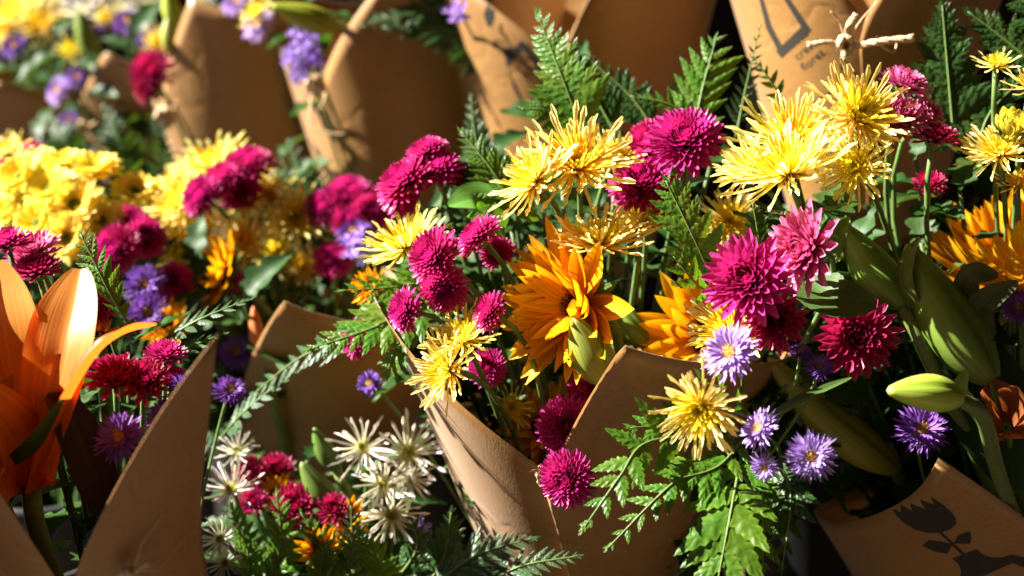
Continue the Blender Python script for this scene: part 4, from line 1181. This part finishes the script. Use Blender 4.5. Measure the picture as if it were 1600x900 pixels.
lily_bud((530, 800, .875), (470, 722, .87), 46, 'blurred green lily bud, lower of two beside the white cluster', 'B11', colr=((0.07, 0.13, 0.02), (0.11, 0.19, 0.03), (0.13, 0.2, 0.04)))
lily_bud((528, 42, 1.12), (424, 8, 1.10), 46, 'blurred lime lily bud lying level over the tied neck of the big cone', stem_px=[(548, 44, 1.16), (590, 70, 1.24), (600, 160, 1.30)], colr=((0.25, 0.27, 0.02), (0.33, 0.33, 0.03), (0.3, 0.32, 0.05)), bend=.02, roll=.6)
lily_bud((150, 92, 1.40), (122, 14, 1.39), 34, 'blurred green lily bud standing by the narrow kraft point', 'W9', colr=((0.14, 0.2, 0.03), (0.2, 0.27, 0.04), (0.2, 0.28, 0.05)))
lily_bud((284, 52, 1.27), (258, -20, 1.26), 34, 'blurred lime lily bud over the curled kraft point', stem_px=[(288, 80, 1.36), (296, 130, 1.40), (310, 260, 1.42)], colr=LIME)
lily_bud((270, 88, 1.265), (262, 28, 1.26), 30, 'blurred yellow green lily bud against the curled kraft point', stem_px=[(280, 120, 1.36), (292, 160, 1.40), (310, 260, 1.42)], colr=((0.28, 0.3, 0.03), (0.38, 0.38, 0.06), (0.36, 0.38, 0.08)))
lily_bud((370, 530, 1.0), (338, 470, 1.0), 40, 'blurred dull olive lily bud behind the glinting fern tip', 'W4', colr=OLIVE)
lily_bud((412, 560, .97), (396, 478, .97), 28, 'blurred orange lily bud beside the plain kraft flap', 'W4', colr=((0.5, 0.16, 0.03), (0.62, 0.22, 0.05), (0.6, 0.2, 0.05)))

# ------------------------------------------------------------------ orange lily
def px(n, d): return n * 0.72 * d / 1600
def hwf(w, d, a=0.55, b=0.9, tip=0.0):
    """petal outline: swelling, then rounded to the tip"""
    return lambda t: px(w, d) * (max(0.03, math.sin(math.pi * min(1, (a + (1 - a) * t) if False else (0.12 + 0.86 * t) ** b)) ** 0.62))
ly = root('orange_lily', 'great orange lily with tall sunlit petals at the frame edge', 'lily', Matrix.Translation(P(48, 760, .715)))
ly_o = P(48, 760, .715)
def lily_petal(pts, w, nrm, c0, c1, cup, ridge=.10, b=.75, wave=.03, ph=0):
    wpts = [q - ly_o for q in crom([P(*p) for p in pts], 7)]
    d = pts[0][2]
    mb = path_strip(wpts, hwf(w, d, b=b), Dv(*nrm), cup, 10, c0, c1, ridge, wave, ph)
    o = link('petal', mb.mesh('lily petal'), M['lily'], ly)
    return o
OB, OT = (0.78, 0.185, 0.008), (0.88, 0.36, 0.06)
lily_petal([(45, 755, .715), (20, 640, .712), (-4, 520, .708), (-10, 408, .715)], 72, (.1, .15, 1), OB, OT, .28, b=1.4)
lily_petal([(55, 755, .715), (72, 660, .70), (92, 560, .70), (108, 490, .708), (126, 420, .722)], 54, (-.08, .2, 1), OB, (0.88, 0.38, 0.07), .26, b=1.45, ph=1)
lily_petal([(60, 760, .715), (95, 650, .695), (145, 560, .69), (190, 522, .695), (244, 508, .71)], 30, (-.75, .65, .35), (0.74, 0.12, 0.01), (0.80, 0.20, 0.03), .5, b=.5, ph=2)
lily_petal([(40, 765, .715), (20, 690, .69), (-20, 640, .675), (-70, 620, .67)], 55, (.1, .7, .7), OB, OT, .3)
lily_petal([(50, 765, .715), (50, 650, .735), (40, 560, .75), (30, 470, .765)], 52, (0, .1, 1), OB, OT, .2)
mb = MB()
tube(mb, [q - ly_o for q in bez(ly_o, ly_o - U_ * .05, WR['W1'].bind + U_ * .05, WR['W1'].bind, 10)], .005, 10, (0.1, 0.15, 0.035))
link('stem', mb.mesh('lily stem'), M['stem'], ly)

# ------------------------------------------------------------------ single leaves
def leaf_thing(pts, w, nrm, c0, c1, label, mat='leaf', cup=.25, b=.8, name='broad_leaf', ridge=.1, group=None, cat='leaf'):
    o_ = P(*pts[0])
    mb = path_strip([q - o_ for q in crom([P(*p) for p in pts], 7)], hwf(w, pts[0][2], b=b), Dv(*nrm), cup, 8, c0, c1, ridge, .04, pts[0][0])
    o = link(name, mb.mesh('broad leaf'), M[mat])
    o.location = o_
    o['label'] = label; o['category'] = cat
    o['group'] = group or 'single broad leaves'
DG, DG2 = (0.04, 0.085, 0.02), (0.06, 0.12, 0.025)
leaf_thing([(170, 800, .71), (140, 720, .705), (105, 645, .698), (72, 618, .692)], 34, (.3, .3, 1), (0.025, 0.008, 0.008), (0.04, 0.012, 0.012), 'dark maroon leaf curling over the lily throat')
leaf_thing([(20, 720, .69), (55, 690, .68), (98, 624, .68)], 13, (.3, .3, 1), DG, DG2, 'small pointed green leaf in front of the lily throat')
leaf_thing([(180, 830, .69), (220, 770, .68), (250, 732, .675)], 30, (-.2, .3, 1), (0.05, 0.014, 0.014), (0.09, 0.03, 0.02), 'maroon leaf tip touching the inside of the tall paper flap')

leaf_thing([(1260, 440, .77), (1300, 465, .755), (1370, 478, .75)], 40, (0, .4, .9), DG, DG2, 'dark broad leaf in shade under the pink pompon')
leaf_thing([(1500, 560, .810), (1545, 640, .800), (1590, 770, .795)], 70, (-.2, .2, 1), (0.02, 0.05, 0.016), (0.03, 0.065, 0.02), 'very dark broad leaf beside the dim orange blossom')
leaf_thing([(1500, 470, .795), (1520, 430, .785), (1560, 430, .785)], 20, (-.2, .2, 1), (0.06, 0.085, 0.03), (0.08, 0.11, 0.04), 'curled dull leaf under the shaded sunflower')
leaf_thing([(1540, 530, .800), (1530, 480, .785), (1590, 440, .780)], 24, (0, .1, 1), (0.05, 0.075, 0.025), (0.07, 0.1, 0.035), 'folded dull leaf beside the longest bud')
leaf_thing([(1430, 480, .788), (1415, 440, .786), (1420, 400, .792), (1436, 372, .800)], 14, (-.6, .2, .7), (0.10, 0.14, 0.03), (0.15, 0.20, 0.04), 'thin curved bract clasping the thick bud stem')
leaf_thing([(1515, 632, .755), (1500, 610, .750), (1510, 578, .750)], 14, (-.4, .2, .8), (0.12, 0.2, 0.03), (0.16, 0.26, 0.04), 'short bract behind the lime bud')
leaf_thing([(1290, 420, .805), (1310, 370, .802), (1325, 340, .805)], 16, (-.4, .3, .9), (0.09, 0.17, 0.03), (0.12, 0.22, 0.04), 'small bright leaf at the tip of the leaning bud')
leaf_thing([(1195, 330, .79), (1250, 335, .775), (1330, 318, .78)], 8, (0, .8, .5), (0.10, 0.16, 0.05), (0.12, 0.18, 0.06), 'narrow curled leaf crossing the bare stems')
leaf_thing([(880, 290, .815), (870, 260, .81), (905, 300, .805)][:2] + [(840, 235, .81)], 30, (-.4, .4, .8), (0.07, 0.16, 0.02), (0.1, 0.2, 0.03), 'bright leaf behind the bleached spider chrysanthemum')
leaf_thing([(760, 330, .84), (740, 310, .832), (700, 320, .83)], 30, (-.4, .5, .8), (0.08, 0.18, 0.02), (0.1, 0.22, 0.03), 'bright sunlit leaf under the tilted pompon cluster')
leaf_thing([(790, 360, .83), (765, 345, .822), (738, 352, .82)], 26, (-.4, .5, .8), (0.08, 0.18, 0.02), (0.1, 0.22, 0.03), 'bright sunlit leaf above the side-on pompon')
leaf_thing([(1200, 655, .72), (1260, 620, .715), (1330, 590, .72)], 10, (-.2, .7, .6), DG, DG2, 'thin dark leaf crossing the broad shaded bud')

# dim orange blossom near the frame edge: six cupped petals, shade put into their colour
bl = root('orange_blossom', 'dim peach orange blossom in shade by the very dark leaf', 'blossom', Matrix.Translation(P(1575, 668, .785)) @ frame_z(Dv(-.35, .5, .8)).to_4x4())
for k in range(6):
    mb = MB()
    petal(mb, .003, 0, k * 1.047 + (.3 if k % 2 else 0), .026, .0095, 35 + 15 * (k % 2), 95 - 20 * (k % 3), 7, 4, P_spoon, .5, .1, (0.30, 0.10, 0.03), (0.38, 0.15, 0.05), rnd=random.Random(k))
    link('petal', mb.mesh('blossom petal'), M['lily'], bl)
inv = bl.matrix_world.inverted()
mb = MB(); p0 = P(1575, 668, .785); b_ = WR['W3'].bind
bmat = Matrix.Translation(p0) @ frame_z(Dv(-.35, .5, .8)).to_4x4()
tube(mb, [bmat.inverted() @ q for q in bez(p0, p0 - Dv(-.35, .5, .8) * .04, b_.lerp(p0, .5), b_, 8)], .002, 7, (0.1, 0.15, 0.03))
link('stem', mb.mesh('blossom stem'), M['stem'], bl)
# closed yellow green chrysanthemum bud
vs = variants('spider')
bb = root('chrysanthemum_bud', 'closed yellow green bud between two yellow chrysanthemums', 'flower bud', Matrix.Translation(P(1582, 205, .785)) @ frame_z(Dv(-.2, .7, .6)).to_4x4())
mb = MB(); rb = random.Random(3)
for k in range(40):
    f = k / 40
    petal(mb, .006 * (1 - f), 0.0, k * GA, .013 * (1 - .3 * f), .0028, 40 + 30 * f, 120, 5, 2, P_spoon, .6, 0, (0.30, 0.30, 0.03), (0.60, 0.48, 0.05), rnd=rb)
link('petals', mb.mesh('bud petals'), M['petal'], bb)
link('calyx', calyx_mesh(.0075, .007, GREEN, rb), M['stem'], bb)

# ------------------------------------------------------------------ twine bows
def twine(label, strands, knot, kr, group='twine bows on the paper cones'):
    o_ = P(*knot)
    r = root('twine_bow', label, 'twine', Matrix.Translation(o_), group)
    rnd = random.Random(int(knot[0]))
    mb = MB()
    for k in range(3):
        pts = [Vector((kr * .8 * math.cos(a * 1.05 + k * 2) , kr * .5 * math.sin(a * 1.9 + k), kr * math.sin(a * 1.05 + k * 2))) for a in range(7)]
        tube(mb, pts, kr * .42, 7)
    link('knot', mb.mesh('twine knot'), M['twine'], r)
    for pts_, wpx in strands:
        c = crom([P(*p) for p in pts_], 8)
        w_ = px(wpx, pts_[0][2]) / 2
        mb = MB()
        n = len(c)
        base = [q - o_ for q in c]
        if wpx > 5:
            # three plies wound round each other, with loose fibres
            for q in range(3):
                pl = []
                for i, p in enumerate(base):
                    d = (base[min(i + 1, n - 1)] - base[max(0, i - 1)]).normalized()
                    x = d.orthogonal().normalized(); y = d.cross(x)
                    a = i * .7 + q * 2.094
                    sp = 1 + .8 * max(0, (i / n - .85) / .15)
                    pl.append(p + (x * math.cos(a) + y * math.sin(a)) * w_ * .5 * sp)
                tube(mb, pl, w_ * .55, 6)
            for q in range(12):
                i = rnd.randrange(n - 1)
                d = Vector((rnd.uniform(-1, 1), rnd.uniform(-1, 1), rnd.uniform(-1, 1))).normalized()
                tube(mb, [base[i], base[i] + d * w_ * 1.2, base[i] + d * w_ * 2.4 + Vector((0, 0, -w_ * .4))], [w_ * .10, w_ * .08, w_ * .03], 4)
        else:
            tube(mb, base, [w_ * (1 - .5 * i / n) for i in range(n)], 6)
        link('strand', mb.mesh('twine strand'), M['twine'], r)
D5 = .880
twine('pale twine bow tied through two punched holes above the great yellow chrysanthemums', [
  ([(1322, 75, D5), (1370, 66, D5 - .012), (1428, 60, D5 - .016)], 12),
  ([(1322, 70, D5), (1290, 66, D5 - .006), (1262, 70, D5 - .004)], 8),
  ([(1322, 70, D5), (1326, 40, D5 - .008), (1338, 24, D5 - .004)], 10),
  ([(1320, 60, D5 - .004), (1312, 34, D5 - .01), (1298, 18, D5 - .012)], 4),
  ([(1328, 60, D5 - .006), (1345, 32, D5 - .012), (1366, 8, D5 - .016)], 3.5),
  ([(1320, 76, D5 - .004), (1318, 92, D5 - .008), (1324, 106, D5 + .002)], 8),
  ([(1370, 66, D5 - .01), (1395, 82, D5 - .004), (1402, 66, D5 + .004)], 5)], (1321, 70, D5 - .004), .0052)
D7 = 1.135
twine('blurred twine knot with long loose ends under the lilac statice', [
  ([(492, 130, D7), (486, 160, D7 - .006), (488, 195, D7 - .008), (515, 208, D7 - .01), (540, 209, D7 - .01)], 4.5),
  ([(495, 130, D7), (506, 118, D7 - .004), (508, 98, D7 - .004)], 5),
  ([(495, 138, D7), (508, 150, D7 - .006), (498, 172, D7 - .01)], 4)], (492, 134, D7), .0075)
twine('blurred sunlit twine knot beside the curled kraft point', [
  ([(256, 182, 1.262), (246, 160, 1.26), (240, 140, 1.258)], 9),
  ([(256, 182, 1.262), (268, 175, 1.258), (278, 160, 1.256)], 7),
  ([(258, 186, 1.262), (272, 190, 1.256)], 6)], (258, 183, 1.26), .008)
twine('blurred twine knot by the narrow kraft cone', [
  ([(125, 200, 1.385), (140, 197, 1.38), (150, 192, 1.38)], 6),
  ([(120, 198, 1.385), (112, 205, 1.38)], 5)], (126, 200, 1.382), .006)
twine('small twine knot on the bright paper neck beside the magenta pompon', [
  ([(848, 738, .79), (836, 735, .785), (826, 738, .783)], 4),
  ([(848, 742, .79), (840, 752, .786), (846, 762, .784)], 3),
  ([(856, 748, .79), (884, 778, .786), (876, 786, .782)], 3),
  ([(905, 778, .79), (920, 776, .785), (925, 774, .785)], 4)], (850, 741, .788), .0042)
twine('frayed twine end on the tall sharp paper flap', [
  ([(210, 888, .655), (222, 850, .652), (240, 826, .651), (256, 798, .650)], 2.2),
  ([(195, 905, .655), (222, 886, .652), (235, 880, .650)], 9),
  ([(205, 900, .655), (212, 880, .652), (220, 866, .651)], 3),
  ([(220, 892, .652), (245, 892, .650), (260, 902, .650)], 2)], (200, 902, .655), .004)

# ------------------------------------------------------------------ printing on the paper
def rot2(pts, a, cx, cy, s=1):
    ca, sa = math.cos(a), math.sin(a)
    return [(cx + s * (x * ca - y * sa), cy + s * (x * sa + y * ca)) for x, y in pts]
tulip = [(1390, 789), (1407, 800), (1408, 788), (1426, 798), (1422, 786), (1446, 795), (1437, 780), (1460, 788), (1454, 775), (1474, 788), (1486, 799), (1494, 810), (1494, 818), (1486, 826), (1470, 832), (1450, 832), (1430, 827), (1412, 816), (1400, 804)]
stem_t = [(1466, 831), (1470, 829), (1509, 865), (1504, 867)]
lf1 = [(1441, 852), (1452, 843), (1474, 846), (1489, 850), (1480, 865), (1460, 861)]
lf2 = [(1490, 848), (1497, 836), (1508, 831), (1516, 830), (1518, 842), (1516, 849), (1500, 849)]
pot = [(1488, 872), (1526, 857), (1536, 866), (1552, 871), (1566, 870), (1580, 866), (1600, 870), (1640, 905), (1600, 886), (1582, 879), (1540, 898), (1522, 904), (1498, 912), (1502, 892), (1499, 882)]
ink_on(WR['W3'], [tulip], 'printed_tulip'); ink_on(WR['W3'], [stem_t, lf1, lf2], 'printed_leaves'); ink_on(WR['W3'], [pot], 'printed_pot')
ink_on(WR['W5'], [[(1230, -8), (1268, 47), (1222, 91), (1213, 80), (1252, 42), (1226, 0)], [(1222, 91), (1198, 45), (1186, -4), (1192, -6), (1206, 40), (1225, 76)]], 'printed_frame')
for s_, x_, y_ in (('a sus', 1236, 78), ('creas', 1247, 95), ('flores.', 1257, 112)):
    ink_on(WR['W5'], text_polys(s_, x_, y_, 19, 40), 'printed_words')
ink_on(WR['W6'], [[(785, 76), (791, 74), (800, 75), (808, 71), (812, 65), (818, 65), (827, 71), (836, 86), (846, 112), (840, 108), (828, 92), (816, 77), (804, 92), (794, 107), (791, 100), (790, 90)], [(794, 109), (806, 132), (822, 166), (836, 150), (840, 158), (822, 174), (802, 138)]], 'printed_pot')
ink_on(WR['W6'], [[(756, 22), (760, 10), (768, 4), (773, 14), (773, 28), (768, 42), (761, 40)]], 'printed_tulip')
ink_on(WR['W6'], [[(769, 70), (773, 66), (778, 70), (775, 76)], [(781, 38), (785, 37), (784, 52), (781, 52)]], 'printed_leaves')
def hole_ring(W, x, y, r_):
    ink_on(W, [[(x + r_ * math.cos(a * .5236), y + r_ * math.sin(a * .5236)) for a in range(12)]], 'punched_hole')
hole_ring(WR['W5'], 1320, 105, 7); hole_ring(WR['W5'], 1402, 66, 6)

# ------------------------------------------------------------------ what carries the bouquets
zmin = min(W_.O.z for W_ in WR.values()) - 0.14
for key, W_ in WR.items():
    top = W_.O + W_.A * 0.15
    R0 = 0.075
    h = top.z - zmin
    mb = MB(); rows_ = []
    prof_ = [(0, .0), (R0 * .8, 0.0), (R0 * .82, .01), (R0 * .98, h - .012), (R0 * 1.04, h - .010), (R0 * 1.04, h), (R0 * .97, h), (R0 * .95, h - .02), (R0 * .78, .02), (0, .02)]
    for rr, zz in prof_:
        rows_.append([mb.add((rr * math.cos(2 * math.pi * j / 28), rr * math.sin(2 * math.pi * j / 28), zz), (j / 28, zz), (1, 1, 1)) for j in range(28)])
    mb.rows(rows_, True)
    o = link('flower_bucket', mb.mesh('bucket'), M['bucket'])
    o.location = (top.x, top.y, zmin + 0.004)
    o['label'] = 'plain black bucket hidden beneath the paper cones'; o['category'] = 'bucket'; o['group'] = 'black buckets under the bouquets'
def sheet(name, pts, mat):
    mb = MB(); ids = [mb.add(p, (p[0], p[1])) for p in pts]; mb.f.append(tuple(ids))
    o = link(name, mb.mesh(name), mat); return o
g = sheet('ground', [(-40, -40, zmin), (40, -40, zmin), (40, 40, zmin), (-40, 40, zmin)], M['ground']); g['kind'] = 'structure'
def box(mb, x0, x1, y0, y1, z0, z1):
    v = [mb.add((x, y, z)) for x in (x0, x1) for y in (y0, y1) for z in (z0, z1)]
    for f in ((0, 1, 3, 2), (4, 6, 7, 5), (0, 4, 5, 1), (2, 3, 7, 6), (0, 2, 6, 4), (1, 5, 7, 3)):
        mb.f.append(tuple(v[i] for i in f))
mb = MB()
for k in range(16):
    box(mb, -1.4 + k * .25, -1.4 + k * .25 + .244, 2.0 + .003 * (k % 2), 2.03, zmin + .004, 2.1)
for p_ in (0.9, 1.8):
    box(mb, -1.4, 2.6, 2.035, 2.07, p_ - .05, p_ + .05)
me = mb.mesh('board wall'); me.polygons.foreach_set('use_smooth', [False] * len(me.polygons))
o = link('added_board_wall', me, M['wall'])  # near-black backdrop added so the gaps between cones stay dark
o['label'] = 'dark stained board wall added as a black backdrop behind the bouquets'; o['category'] = 'wall'

# canvas awning added out of view to keep skylight off the bouquets
aw = root('added_awning', 'brown canvas awning added out of view to block skylight', 'awning', Matrix.Translation((0.7, 0.6, 2.6)))
mb = MB(); rows_ = []
for i in range(25):
    x_ = -1.4 + 3.4 * i / 24
    rows_.append([mb.add((x_, -1.5 + 2.9 * j / 12, 0.02 * math.sin(i * .9) - .10 * (1 - j / 12) + .012 * math.sin(j * 1.3)), (i / 24, j / 12)) for j in range(13)])
mb.rows(rows_)
o = link('canvas', mb.mesh('awning canvas'), M['canvas'], aw)
for x_ in (-1.36, 1.96):
    mb = MB(); box(mb, x_ - .02, x_ + .02, -1.47, -1.43, zmin - 2.595, -.13)
    me = mb.mesh('awning post'); me.polygons.foreach_set('use_smooth', [False] * len(me.polygons))
    link('post', me, M['wall'], aw)

mb = MB(); rows_ = []
for j in range(9):
    rows_.append([mb.add((1.98 + .012 * math.sin(i * 1.7 + j), -1.4 + 3.4 * i / 20, zmin + .05 + (2.42 - zmin) * j / 8), (i / 20, j / 8)) for i in range(21)])
mb.rows(rows_)
link('added_curtain', mb.mesh('side curtain'), M['canvas'], aw, aw.matrix_world.inverted() if False else Matrix.Translation((-0.7, -0.6, -2.6)))  # curtain added out of view to cut light from the sky
# unseen shopfront added behind the camera to close off the sky
bd = root('added_shopfront', 'dark brown brick shopfront wall added out of view to close off the sky', 'building', Matrix.Translation((0, -3.2, zmin)))
mb = MB(); box(mb, -6, 6, -.3, 0, .004, 5.5)
me = mb.mesh('shopfront wall'); me.polygons.foreach_set('use_smooth', [False] * len(me.polygons))
link('wall', me, M['brick'], bd)
mb = MB()
box(mb, -6.05, 6.05, -.36, .10, 5.503, 5.68)
me = mb.mesh('cornice'); me.polygons.foreach_set('use_smooth', [False] * len(me.polygons))
link('cornice', me, M['wall'], bd)
for x_ in (-4.2, -1.4, 1.4, 4.2):
    mb = MB(); box(mb, x_ - .55, x_ + .55, .004, .06, 1.0, 2.6)
    me = mb.mesh('window'); me.polygons.foreach_set('use_smooth', [False] * len(me.polygons))
    wf = link('window', me, M['bucket'], bd)
    mb = MB(); box(mb, x_ - .65, x_ + .65, .004, .12, .9, .996)
    me = mb.mesh('sill'); me.polygons.foreach_set('use_smooth', [False] * len(me.polygons))
    link('sill', me, M['wall'], wf)
